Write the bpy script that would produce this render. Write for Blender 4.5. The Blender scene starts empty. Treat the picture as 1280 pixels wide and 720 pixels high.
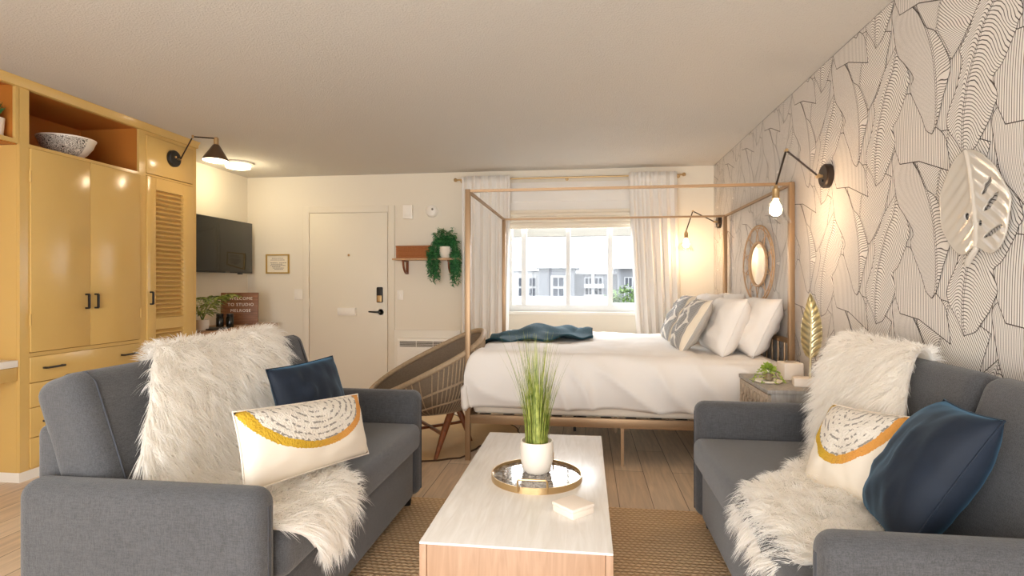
import bpy, bmesh, math, random
import numpy as np
from mathutils import Vector, Matrix, noise
PI = math.pi
random.seed(7)
rng = np.random.default_rng(11)
scene = bpy.context.scene
COL = scene.collection

# ------------------------------------------------------------------ materials
def lin(c):
    return tuple(((v/255)/12.92 if v/255 <= .04045 else ((v/255+.055)/1.055)**2.4) for v in c)

class NT:
    def __init__(s, name):
        s.m = bpy.data.materials.new(name); s.m.use_nodes = True
        s.t = s.m.node_tree; s.n = s.t.nodes; s.l = s.t.links
        s.b = s.n['Principled BSDF']; s.out = s.n['Material Output']
    def add(s, typ, ins=None, **props):
        nd = s.n.new(typ)
        for k, v in props.items(): setattr(nd, k, v)
        for k, v in (ins or {}).items():
            if isinstance(v, bpy.types.NodeSocket): s.l.new(v, nd.inputs[k])
            else: nd.inputs[k].default_value = v
        return nd
    def math(s, op, a, b=None, c=None):
        nd = s.n.new('ShaderNodeMath'); nd.operation = op
        for i, v in enumerate((a, b, c)):
            if v is None: continue
            if isinstance(v, bpy.types.NodeSocket): s.l.new(v, nd.inputs[i])
            else: nd.inputs[i].default_value = v
        return nd.outputs[0]
    def mix(s, f, a, b):
        nd = s.n.new('ShaderNodeMix'); nd.data_type = 'RGBA'
        for k, v in ((0, f), (6, a), (7, b)):
            if isinstance(v, bpy.types.NodeSocket): s.l.new(v, nd.inputs[k])
            else: nd.inputs[k].default_value = v if k == 0 else (*v, 1)
        return nd.outputs[2]
    def obj(s): return s.add('ShaderNodeTexCoord').outputs['Object']
    def uv(s): return s.add('ShaderNodeTexCoord').outputs['UV']
    def set(s, **k):
        for n_, v in k.items():
            n_ = n_.replace('_', ' ')
            if isinstance(v, bpy.types.NodeSocket): s.l.new(v, s.b.inputs[n_])
            else: s.b.inputs[n_].default_value = (*v, 1) if isinstance(v, tuple) and len(v) == 3 else v
    def bump(s, h, strength=.3, dist=.01):
        nd = s.add('ShaderNodeBump', {'Strength': strength, 'Distance': dist, 'Height': h})
        s.l.new(nd.outputs[0], s.b.inputs['Normal'])

def mat(name, col, rough=.5, metal=0., var=0., vscale=8, bump=0., bscale=60, bdist=.004, stretch=None, **k):
    t = NT(name); c = lin(col)
    t.set(Base_Color=c, Roughness=rough, Metallic=metal, **k)
    if var or bump:
        v = t.obj()
        if stretch: v = t.add('ShaderNodeMapping', {'Vector': v, 'Scale': stretch}).outputs[0]
    if var:
        nz = t.add('ShaderNodeTexNoise', {'Vector': v, 'Scale': vscale, 'Detail': 4.})
        lo = tuple(x*(1-var) for x in c); hi = tuple(min(1, x*(1+var)) for x in c)
        t.set(Base_Color=t.mix(nz.outputs[0], lo, hi))
    if bump:
        nz = t.add('ShaderNodeTexNoise', {'Vector': v, 'Scale': bscale, 'Detail': 3.})
        t.bump(nz.outputs[0], bump, bdist)
    return t.m

def glass_mat(name, gloss=.12, tint=(1, 1, 1)):
    t = NT(name); t.n.remove(t.b)
    tr = t.add('ShaderNodeBsdfTransparent', {'Color': (*tint, 1)})
    gl = t.add('ShaderNodeBsdfGlossy', {'Roughness': .02})
    lw = t.add('ShaderNodeLayerWeight', {'Blend': .25})
    f = t.math('ADD', t.math('MULTIPLY', lw.outputs['Fresnel'], .12), gloss*.12)
    mx = t.add('ShaderNodeMixShader', {0: f, 1: tr.outputs[0], 2: gl.outputs[0]})
    t.l.new(mx.outputs[0], t.out.inputs[0]); return t.m

def emit_mat(name, col, strength):
    t = NT(name); t.set(Base_Color=lin(col), Emission_Color=lin(col), Emission_Strength=strength); return t.m

def m_floor():
    t = NT('oak_planks'); co = t.obj()
    mp = t.add('ShaderNodeMapping', {'Vector': co, 'Rotation': (0, 0, PI/2)}).outputs[0]
    br = t.add('ShaderNodeTexBrick', {'Vector': mp, 'Scale': 1., 'Mortar Size': .0022, 'Mortar Smooth': .2, 'Bias': 0., 'Brick Width': 1.22, 'Row Height': .182,
        'Color1': (*lin((228, 208, 182)), 1), 'Color2': (*lin((212, 188, 160)), 1), 'Mortar': (*lin((120, 96, 72)), 1)}, offset=.37)
    g = t.add('ShaderNodeMapping', {'Vector': co, 'Scale': (18, 1.3, 1)}).outputs[0]
    nz = t.add('ShaderNodeTexNoise', {'Vector': g, 'Scale': 2.2, 'Detail': 6., 'Distortion': .6})
    k = t.add('ShaderNodeMapRange', {0: nz.outputs[0], 1: .3, 2: .7, 3: .82, 4: 1.12}).outputs[0]
    vm = t.add('ShaderNodeVectorMath', {0: br.outputs['Color']}, operation='SCALE'); t.l.new(k, vm.inputs['Scale'])
    t.set(Base_Color=vm.outputs[0], Roughness=.38); t.bump(br.outputs['Fac'], -.2, .002); return t.m

def m_ceiling():
    t = NT('popcorn_ceiling'); co = t.obj()
    nz = t.add('ShaderNodeTexNoise', {'Vector': co, 'Scale': 95., 'Detail': 3., 'Roughness': .7})
    h = t.add('ShaderNodeMapRange', {0: nz.outputs[0], 1: .42, 2: .66, 3: 0., 4: 1.}).outputs[0]
    t.set(Base_Color=lin((212, 208, 201)), Roughness=.95); t.bump(h, .5, .006); return t.m

def m_wallpaper():
    # leaf faces carry a UV: u counts veins, v runs across; plain ground has fine vertical lines
    t = NT('leaf_line_wallpaper'); uv = t.add('ShaderNodeSeparateXYZ', {0: t.uv()})
    fr = t.math('FRACT', uv.outputs[0])
    d = t.math('ABSOLUTE', t.math('SUBTRACT', fr, .5))
    ln = t.add('ShaderNodeMapRange', {0: d, 1: .345, 2: .415, 3: 0., 4: 1.}).outputs[0]
    t.set(Base_Color=t.mix(ln, lin((230, 224, 217)), lin((58, 47, 42))), Roughness=.75); return t.m

def m_fabric(name, col, var=.25, scale=420, rough=.9, bump=.35):
    t = NT(name); co = t.obj(); c = lin(col)
    ns = [t.add('ShaderNodeTexNoise', {'Vector': t.add('ShaderNodeMapping', {'Vector': co, 'Scale': k}).outputs[0], 'Scale': scale, 'Detail': 2.}).outputs[0] for k in ((.12, 1, 1), (1, .12, 1), (1, 1, .12))]
    wsum = t.math('DIVIDE', t.math('ADD', t.math('ADD', ns[0], ns[1]), ns[2]), 3.)
    wv = t.add('ShaderNodeMapRange', {0: wsum, 1: .40, 2: .60, 3: 0., 4: 1.}).outputs[0]
    big = t.add('ShaderNodeTexNoise', {'Vector': co, 'Scale': 6., 'Detail': 3.})
    f = t.math('ADD', t.math('MULTIPLY', wv, .75), t.math('MULTIPLY', big.outputs[0], .25))
    t.set(Base_Color=t.mix(f, tuple(x*(1-var*1.6) for x in c), tuple(x*(1+var*1.6) for x in c)), Roughness=rough, Sheen_Weight=.25, Sheen_Roughness=.5)
    t.bump(wv, bump, .002); return t.m

def m_velvet(name, col, sheen=.8):
    t = NT(name); co = t.obj(); c = lin(col)
    nz = t.add('ShaderNodeTexNoise', {'Vector': co, 'Scale': 9., 'Detail': 5., 'Distortion': .8})
    t.set(Base_Color=t.mix(nz.outputs[0], tuple(x*.55 for x in c), tuple(x*1.5 for x in c)), Roughness=.75, Sheen_Weight=sheen, Sheen_Roughness=.35,
          Sheen_Tint=(*lin((90, 150, 185)), 1)); return t.m

def m_jute():
    t = NT('jute_weave'); co = t.obj()
    sp = t.add('ShaderNodeSeparateXYZ', {0: co})
    nzl = t.add('ShaderNodeTexNoise', {'Vector': co, 'Scale': 14., 'Detail': 2.})
    wob = t.math('MULTIPLY', nzl.outputs[0], .012)
    y = t.math('ADD', sp.outputs[1], wob)
    row = t.math('DIVIDE', y, .025)
    rid = t.math('FLOOR', row); rf = t.math('SUBTRACT', t.math('FRACT', row), .5)
    bump1 = t.math('SUBTRACT', 1., t.math('MULTIPLY', t.math('MULTIPLY', rf, rf), 4.))
    x = t.math('ADD', t.math('DIVIDE', sp.outputs[0], .027), t.math('MULTIPLY', rid, .5))
    x2 = t.math('ADD', x, t.math('MULTIPLY', t.math('ABSOLUTE', rf), .9))
    xf = t.math('SUBTRACT', t.math('FRACT', x2), .5)
    bump2 = t.math('SUBTRACT', 1., t.math('MULTIPLY', t.math('MULTIPLY', xf, xf), 3.4))
    h = t.math('MULTIPLY', bump1, bump2)
    fine = t.add('ShaderNodeTexNoise', {'Vector': co, 'Scale': 240., 'Detail': 3.})
    patch = t.add('ShaderNodeTexNoise', {'Vector': t.add('ShaderNodeMapping', {'Vector': co, 'Scale': (1.2, 22, 1)}).outputs[0], 'Scale': 2.5, 'Detail': 3.})
    f = t.math('ADD', t.math('MULTIPLY', h, .55), t.math('ADD', t.math('MULTIPLY', fine.outputs[0], .35), t.math('MULTIPLY', patch.outputs[0], .35)))
    f = t.math('SUBTRACT', f, .12)
    t.set(Base_Color=t.mix(f, lin((176, 130, 82)), lin((255, 230, 190))), Roughness=.95)
    t.bump(t.math('ADD', h, t.math('MULTIPLY', fine.outputs[0], .25)), .9, .008); return t.m

def m_whitewash(name, c0, c1, rough=.28, axis=(9, 1.0, 9)):
    t = NT(name); co = t.obj()
    g = t.add('ShaderNodeMapping', {'Vector': co, 'Scale': axis}).outputs[0]
    nz = t.add('ShaderNodeTexNoise', {'Vector': g, 'Scale': 4., 'Detail': 7., 'Distortion': 1.2})
    f = t.add('ShaderNodeMapRange', {0: nz.outputs[0], 1: .3, 2: .72, 3: 0., 4: 1.}).outputs[0]
    t.set(Base_Color=t.mix(f, lin(c0), lin(c1)), Roughness=rough); return t.m

def m_moon(name):
    # cream canvas with a tufted half moon edged in ochre; UV covers the front face, the moon hangs from its top edge
    t = NT(name); s = t.add('ShaderNodeSeparateXYZ', {0: t.uv()}); co = t.obj()
    dx = t.math('DIVIDE', t.math('SUBTRACT', s.outputs[0], .5), .49)
    dy = t.math('DIVIDE', t.math('SUBTRACT', 1.0, s.outputs[1]), .70)
    r = t.math('SQRT', t.math('ADD', t.math('MULTIPLY', dx, dx), t.math('MULTIPLY', dy, dy)))
    nz = t.add('ShaderNodeTexNoise', {'Vector': co, 'Scale': 130., 'Detail': 2.})
    r2 = t.math('ADD', r, t.math('MULTIPLY', t.math('SUBTRACT', nz.outputs[0], .5), .05))
    ins = t.math('LESS_THAN', r2, .86); ring = t.math('LESS_THAN', r2, 1.0)
    wv = t.math('FRACT', t.math('MULTIPLY', r2, 8.5))
    dash = t.add('ShaderNodeTexNoise', {'Vector': co, 'Scale': 55., 'Detail': 1.})
    dk = t.math('MULTIPLY', t.math('LESS_THAN', wv, .3), t.math('GREATER_THAN', dash.outputs[0], .5))
    tuft = t.mix(t.math('MULTIPLY', dk, .75), lin((233, 226, 214)), lin((112, 106, 100)))
    ochre = t.mix(t.add('ShaderNodeMapRange', {0: s.outputs[0], 1: .35, 2: .75, 3: 0., 4: 1.}).outputs[0], lin((206, 166, 44)), lin((224, 158, 78)))
    front = t.math('GREATER_THAN', s.outputs[2], -1)
    c = t.mix(ring, lin((240, 230, 214)), ochre); c = t.mix(ins, c, tuft)
    t.set(Base_Color=c, Roughness=.95)
    h = t.math('ADD', t.math('MULTIPLY', ring, 1.), t.math('MULTIPLY', t.math('MULTIPLY', nz.outputs[0], ring), 1.2))
    t.bump(h, .7, .008); return t.m

def m_aztec(name):
    # white ground with a grey zigzag diamond weave and close dark dashes
    t = NT(name); s = t.add('ShaderNodeSeparateXYZ', {0: t.uv()})
    u, v = s.outputs[0], s.outputs[1]
    zz = t.math('ABSOLUTE', t.math('SUBTRACT', t.math('FRACT', t.math('MULTIPLY', v, 2.)), .5))    # 0..0.5 triangle
    d = t.math('ABSOLUTE', t.math('SUBTRACT', t.math('ABSOLUTE', t.math('SUBTRACT', u, .5)), t.math('MULTIPLY', zz, .72)))
    white = t.math('LESS_THAN', d, .06)
    d2 = t.math('ABSOLUTE', t.math('SUBTRACT', t.math('ABSOLUTE', t.math('SUBTRACT', u, .5)), t.math('ADD', .12, t.math('MULTIPLY', zz, .72))))
    white2 = t.math('LESS_THAN', d2, .02)
    dash = t.math('GREATER_THAN', t.math('FRACT', t.math('MULTIPLY', v, 34.)), .45)
    dash2 = t.math('GREATER_THAN', t.math('FRACT', t.math('MULTIPLY', u, 24.)), .3)
    g = t.mix(t.math('MULTIPLY', dash, dash2), lin((188, 184, 178)), lin((96, 98, 102)))
    side = t.math('GREATER_THAN', t.math('ABSOLUTE', t.math('SUBTRACT', u, .5)), .44)
    c = t.mix(white, g, lin((232, 226, 216)))
    c = t.mix(side, c, lin((226, 214, 194)))
    t.set(Base_Color=c, Roughness=.95); t.bump(white, .5, .006); return t.m

def m_fur():
    t = NT('white_faux_fur'); t.n.remove(t.b)
    d = t.add('ShaderNodeBsdfDiffuse', {'Color': (*lin((254, 252, 248)), 1)})
    tr = t.add('ShaderNodeBsdfTranslucent', {'Color': (*lin((254, 252, 248)), 1)})
    mx = t.add('ShaderNodeMixShader', {0: .55, 1: d.outputs[0], 2: tr.outputs[0]})
    t.l.new(mx.outputs[0], t.out.inputs[0]); return t.m

def m_leaf(name, c0, c1, scale=30):
    t = NT(name); nz = t.add('ShaderNodeTexNoise', {'Vector': t.obj(), 'Scale': scale})
    f = t.add('ShaderNodeMapRange', {0: nz.outputs[0], 1: .35, 2: .65, 3: 0., 4: 1.}).outputs[0]
    t.set(Base_Color=t.mix(f, lin(c0), lin(c1)), Roughness=.5); return t.m

def m_tray():
    t = NT('antiqued_tray_glass'); nz = t.add('ShaderNodeTexNoise', {'Vector': t.obj(), 'Scale': 60., 'Detail': 5., 'Roughness': .7})
    f = t.add('ShaderNodeMapRange', {0: nz.outputs[0], 1: .42, 2: .62, 3: 0., 4: 1.}).outputs[0]
    t.set(Base_Color=t.mix(f, lin((112, 104, 96)), lin((196, 194, 190))), Roughness=.06, Metallic=.55); return t.m

M = {}
def setup_materials():
    M['floor'] = m_floor(); M['ceiling'] = m_ceiling(); M['wallpaper'] = m_wallpaper()
    M['wall'] = mat('cream_wall_paint', (232, 225, 210), .8, bump=.06, bscale=90)
    M['ink'] = mat('wallpaper_ink', (60, 48, 42), .8)
    M['trim'] = mat('white_trim_paint', (236, 231, 220), .45)
    M['door'] = mat('cream_door_paint', (234, 227, 211), .5)
    M['yellow'] = mat('mustard_gloss_paint', (212, 176, 106), .2, var=.05, vscale=3)
    M['sofa'] = m_fabric('slate_grey_sofa_cloth', (72, 72, 74))
    M['piping'] = mat('sofa_piping', (66, 68, 74), .9)
    M['black'] = mat('black_metal', (28, 25, 24), .4)
    M['fur'] = m_fur()
    M['navy'] = m_velvet('navy_velvet', (11, 25, 42), .45)
    M['moon'] = m_moon('half_moon_canvas')
    M['cream'] = m_fabric('cream_canvas', (240, 230, 214), .06, 300)
    M['aztec'] = m_aztec('zigzag_weave')
    M['linen'] = mat('white_bed_linen', (232, 227, 221), .9, bump=.15, bscale=14, bdist=.01, Sheen_Weight=.1)
    M['sheet'] = mat('cream_box_cover', (236, 224, 206), .9, bump=.2, bscale=10, bdist=.01)
    M['teal'] = mat('dark_teal_throw_knit', (24, 62, 74), .95, var=.25, vscale=40, bump=.5, bscale=220)
    M['gold'] = mat('brushed_gold_metal', (164, 134, 102), .42, .6)
    M['brass'] = mat('brass', (204, 174, 128), .3, .9)
    M['bronze'] = mat('dark_bronze', (62, 50, 42), .4, .6)
    M['whitewash'] = m_whitewash('whitewashed_top', (222, 216, 207), (236, 232, 226), .24)
    M['washside'] = m_whitewash('pale_wood_panel', (160, 126, 98), (178, 144, 116), .5, (14, 14, 1.2))
    M['jute'] = m_jute()
    M['hide'] = mat('tan_hide', (214, 184, 140), .85, var=.18, vscale=3)
    M['hideedge'] = mat('hide_edge', (80, 56, 36), .9)
    M['wicker'] = mat('grey_brown_wicker', (168, 146, 118), .7, var=.35, vscale=70)
    M['wickerdark'] = mat('wicker_weave', (120, 104, 86), .8, var=.3, vscale=120, bump=.6, bscale=220)
    M['walnut'] = m_whitewash('walnut_wood', (108, 58, 30), (150, 86, 46), .4, (8, 8, 1))
    M['oakwood'] = m_whitewash('brown_oak', (146, 106, 70), (178, 138, 98), .5, (2, 12, 12))
    M['boardwood'] = m_whitewash('letter_board_wood', (118, 78, 52), (152, 106, 74), .5, (1.5, 8, 12))
    M['glass'] = glass_mat('clear_window_glass'); M['shadeglass'] = glass_mat('clear_shade_glass', .6)
    M['upvc'] = mat('white_window_vinyl', (232, 234, 234), .4)
    M['blind'] = mat('bamboo_cream_blind', (238, 228, 210), .8, bump=.4, bscale=40, stretch=(1, 1, 12))
    M['curtain'] = mat('white_cotton_curtain', (234, 230, 224), .9)
    M['white'] = mat('matt_white_ceramic', (238, 228, 214), .6)
    M['gloss'] = mat('pearl_glazed_ceramic', (198, 190, 178), .18)
    M['plastic'] = mat('white_plastic', (244, 240, 232), .4)
    M['screen'] = mat('tv_screen', (34, 34, 28), .08)
    M['grille'] = mat('dark_grille', (74, 66, 56), .6)
    M['greyplank'] = m_whitewash('grey_wash_oak', (140, 132, 124), (168, 160, 150), .45, (9, 9, 1.5))
    M['carved'] = m_whitewash('carved_front_wood', (164, 146, 126), (198, 180, 158), .5, (9, 9, 3))
    M['green'] = m_leaf('deep_green_leaves', (34, 104, 58), (84, 156, 92))
    M['lime'] = m_leaf('lime_leaves', (120, 150, 40), (180, 196, 80))
    M['palm'] = m_leaf('palm_leaves', (70, 100, 40), (170, 180, 80), 12)
    M['grass'] = m_leaf('tall_grass_blades', (96, 118, 34), (176, 182, 92), 40)
    M['feather'] = mat('pale_gold_leaf', (216, 200, 158), .32, .8)
    M['amber'] = mat('deep_amber_interior', (186, 116, 46), .45)  # open bay interiors, coloured a deeper amber than the mustard fronts
    M['rattan'] = mat('light_rattan', (196, 160, 122), .6, var=.2, vscale=60)
    M['mirror'] = mat('mirror_glass', (235, 232, 226), .03, 1.)
    M['bulb'] = emit_mat('lit_bulb', (255, 206, 148), 60)
    M['lampglow'] = emit_mat('lit_diffuser', (255, 228, 170), 5)
    M['shadebrown'] = mat('brown_metal_shade', (104, 82, 62), .4, .5)
    M['shadeinside'] = emit_mat('lit_shade_mouth', (255, 232, 196), 3)
    M['paper'] = mat('printed_card', (238, 228, 206), .8)
    M['printgrey'] = mat('grey_print', (130, 122, 110), .9)
    M['goldframe'] = mat('gold_picture_frame', (196, 160, 84), .4, .3)
    M['basket'] = mat('brown_woven_basket', (168, 106, 62), .85, var=.35, vscale=90, bump=.7, bscale=160)
    M['facade'] = mat('grey_facade', (126, 129, 134), .8); M['facadewhite'] = mat('white_facade', (176, 178, 180), .8)
    M['extglass'] = mat('dark_window_pane', (52, 60, 72), .2)
    M['tree'] = m_leaf('tree_foliage', (70, 104, 44), (120, 150, 80), 3)
    M['bark'] = mat('bark', (110, 90, 70), .9)
    M['concrete'] = mat('pale_concrete', (150, 148, 144), .9)
    M['shell'] = mat('stone_white', (236, 222, 206), .7)
    M['scribble'] = m_scribble()

def m_scribble():
    t = NT('scribbled_bowl'); co = t.obj(); s = t.add('ShaderNodeSeparateXYZ', {0: co})
    nz = t.add('ShaderNodeTexNoise', {'Vector': co, 'Scale': 16., 'Detail': 2., 'Distortion': 2.5})
    f = t.math('FRACT', t.math('MULTIPLY', nz.outputs[0], 11.))
    f = t.math('MULTIPLY', t.math('LESS_THAN', f, .42), t.math('LESS_THAN', s.outputs[1], .0))
    t.set(Base_Color=t.mix(f, lin((226, 218, 204)), lin((52, 40, 30))), Roughness=.35); return t.m

# ------------------------------------------------------------------ mesh builder
class MB:
    def __init__(s): s.v = []; s.f = []; s.uv = {}; s.mi = []; s.cur = 0
    def _emit(s, vs, fs, uvs=None):
        b = len(s.v); s.v.extend(tuple(x) for x in vs)
        for i, f in enumerate(fs):
            if uvs is not None: s.uv[len(s.f)] = uvs[i]
            s.f.append(tuple(b+j for j in f)); s.mi.append(s.cur)
        return s
    def bm(s, bm, mtx=None):
        bm.verts.index_update()
        vs = [(mtx @ v.co if mtx else v.co.copy()) for v in bm.verts]
        s._emit(vs, [[v.index for v in f.verts] for f in bm.faces]); bm.free(); return s
    def box(s, x0, x1, y0, y1, z0, z1, bev=0., seg=2, mtx=None):
        bm = bmesh.new(); bmesh.ops.create_cube(bm, size=1)
        for v in bm.verts: v.co = Vector(((x0+x1)/2+v.co.x*(x1-x0), (y0+y1)/2+v.co.y*(y1-y0), (z0+z1)/2+v.co.z*(z1-z0)))
        if bev: bmesh.ops.bevel(bm, geom=bm.edges[:], offset=bev, segments=seg, affect='EDGES', profile=.5, clamp_overlap=True)
        return s.bm(bm, mtx)
    def tube(s, pts, r, n=8, cap=True, closed=False, square=False):
        P = [Vector(p) for p in pts]; N = len(P); vs = []; fs = []
        R = [r]*N if not hasattr(r, '__len__') else r
        t0 = (P[1]-P[0]).normalized()
        up = Vector((0, 0, 1)) if abs(t0.z) < .9 else Vector((1, 0, 0))
        u = t0.cross(up).normalized()
        for i in range(N):
            if closed: t = (P[(i+1) % N]-P[i-1]).normalized()
            else: t = (P[min(i+1, N-1)]-P[max(i-1, 0)]).normalized()
            u = (u-t*u.dot(t)).normalized(); w = t.cross(u)
            for k in range(n):
                a = 2*PI*(k+(.5 if square else 0))/n; vs.append(P[i]+(u*math.cos(a)+w*math.sin(a))*R[i])
        for i in range(N if closed else N-1):
            j = (i+1) % N
            for k in range(n): fs.append((i*n+k, i*n+(k+1) % n, j*n+(k+1) % n, j*n+k))
        if cap and not closed: fs.append(tuple(range(n))[::-1]); fs.append(tuple((N-1)*n+k for k in range(n)))
        return s._emit(vs, fs)
    def lathe(s, prof, c=(0, 0, 0), n=32, mtx=None, sx=1., sy=1.):
        vs = []; fs = []; m = len(prof)
        for r, z in prof:
            for k in range(n):
                a = 2*PI*k/n; p = Vector((r*math.cos(a)*sx, r*math.sin(a)*sy, z))
                p = (mtx @ p if mtx else p); vs.append(p+Vector(c))
        for i in range(m-1):
            for k in range(n): fs.append((i*n+k, i*n+(k+1) % n, (i+1)*n+(k+1) % n, (i+1)*n+k))
        if prof[0][0] > 1e-6: fs.append(tuple(range(n))[::-1])
        if prof[-1][0] > 1e-6: fs.append(tuple((m-1)*n+k for k in range(n)))
        return s._emit(vs, fs)
    def grid(s, fn, nu, nv, uv=False, cu=False, cv=False):
        vs = []; fs = []; uvs = []
        for i in range(nu+(0 if cu else 1)):
            for j in range(nv+(0 if cv else 1)): vs.append(fn(i/nu, j/nv))
        W = nv+(0 if cv else 1); H = nu+(0 if cu else 1)
        for i in range(nu):
            for j in range(nv):
                a, b = (i+1) % H, (j+1) % W
                fs.append((i*W+j, a*W+j, a*W+b, i*W+b))
                if uv: uvs.append(((i/nu, j/nv), ((i+1)/nu, j/nv), ((i+1)/nu, (j+1)/nv), (i/nu, (j+1)/nv)))
        return s._emit(vs, fs, uvs if uv else None)
    def prism(s, poly, h, fn):
        n = len(poly); vs = [fn(p[0], p[1], 0) for p in poly]+[fn(p[0], p[1], h) for p in poly]
        fs = [tuple(range(n))[::-1], tuple(range(n, 2*n))]+[(i, (i+1) % n, n+(i+1) % n, n+i) for i in range(n)]
        return s._emit(vs, fs)
    def quad(s, *p): return s._emit(p, [tuple(range(len(p)))])
    def build(s, name, m, parent=None, smooth=True, angle=40, label=None, origin=None, solid=0.):
        me = bpy.data.meshes.new(name)
        V = np.array(s.v, dtype=np.float64).reshape(-1, 3); loc = None
        if parent is not None:
            inv = world(parent).inverted(); A = np.array(inv); V = V @ A[:3, :3].T+A[:3, 3]
        elif origin == 'auto':
            loc = Vector(((V[:, 0].min()+V[:, 0].max())/2, (V[:, 1].min()+V[:, 1].max())/2, V[:, 2].min())); V = V-np.array(loc)
        me.from_pydata(V.tolist(), [], s.f)
        if s.uv:
            ul = me.uv_layers.new(name='UVMap')
            for pi, p in enumerate(me.polygons):
                c = s.uv.get(pi)
                if c:
                    for k, li in enumerate(p.loop_indices): ul.data[li].uv = c[k]
        for mm in (m if isinstance(m, (list, tuple)) else [m]): me.materials.append(mm)
        if isinstance(m, (list, tuple)): me.polygons.foreach_set('material_index', s.mi)
        bm = bmesh.new(); bm.from_mesh(me); bmesh.ops.recalc_face_normals(bm, faces=bm.faces[:]); bm.to_mesh(me); bm.free()
        if smooth:
            me.polygons.foreach_set('use_smooth', [True]*len(me.polygons)); me.set_sharp_from_angle(angle=math.radians(angle))
        me.update()
        o = bpy.data.objects.new(name, me); COL.objects.link(o)
        if parent is not None: o.parent = parent
        elif loc is not None: o.location = loc
        if label: o['label'] = label
        if solid:
            md = o.modifiers.new('thickness', 'SOLIDIFY'); md.thickness = solid; md.offset = 0
        return o

def world(o):
    m = Matrix.Translation(o.location) @ o.rotation_euler.to_matrix().to_4x4()
    return world(o.parent) @ m if o.parent else m

def tag(o, label, cat, group=None, kind=None):
    o['label'] = label; o['category'] = cat
    if group: o['group'] = group
    if kind: o['kind'] = kind
    return o
def thing(name, label, cat, loc=(0, 0, 0), rz=0, group=None, kind=None):
    o = bpy.data.objects.new(name, None); COL.objects.link(o); o.empty_display_size = .1
    o.location = loc; o.rotation_euler = (0, 0, rz); return tag(o, label, cat, group, kind)
def struct(o): o['kind'] = 'structure'; return o
def dup(root, label, loc=None, rz=None, group=None):
    def cp(o, par):
        c = o.copy(); COL.objects.link(c)
        if par: c.parent = par
        for ch in list(o.children): cp(ch, c)
        return c
    r = cp(root, None); r['label'] = label
    if loc: r.location = loc
    if rz is not None: r.rotation_euler = (0, 0, rz)
    if group: r['group'] = group
    return r
def xf(root):                      # helper: put local coordinates of a thing into world space for MB.build(parent=...)
    return world(root)
def local(mb, root):
    m = world(root); mb.v = [tuple(m @ Vector(p)) for p in mb.v]; return mb
def lb(mb, name, m, root, **k): return local(mb, root).build(name, m, root, **k)
def N3(p, s=1.): return noise.noise(Vector(p)*s)
def axes(center, x, y):            # matrix from a centre, width direction and up direction
    x = Vector(x).normalized(); y = Vector(y); y = (y-x*y.dot(x)).normalized(); z = x.cross(y)
    m = Matrix((x, y, z)).transposed().to_4x4(); m.translation = Vector(center); return m

setup_materials()
H = 2.44; XR = 1.335; YB = 6.09; XL = -3.92; XC = -3.38; YF = -1.3

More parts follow.
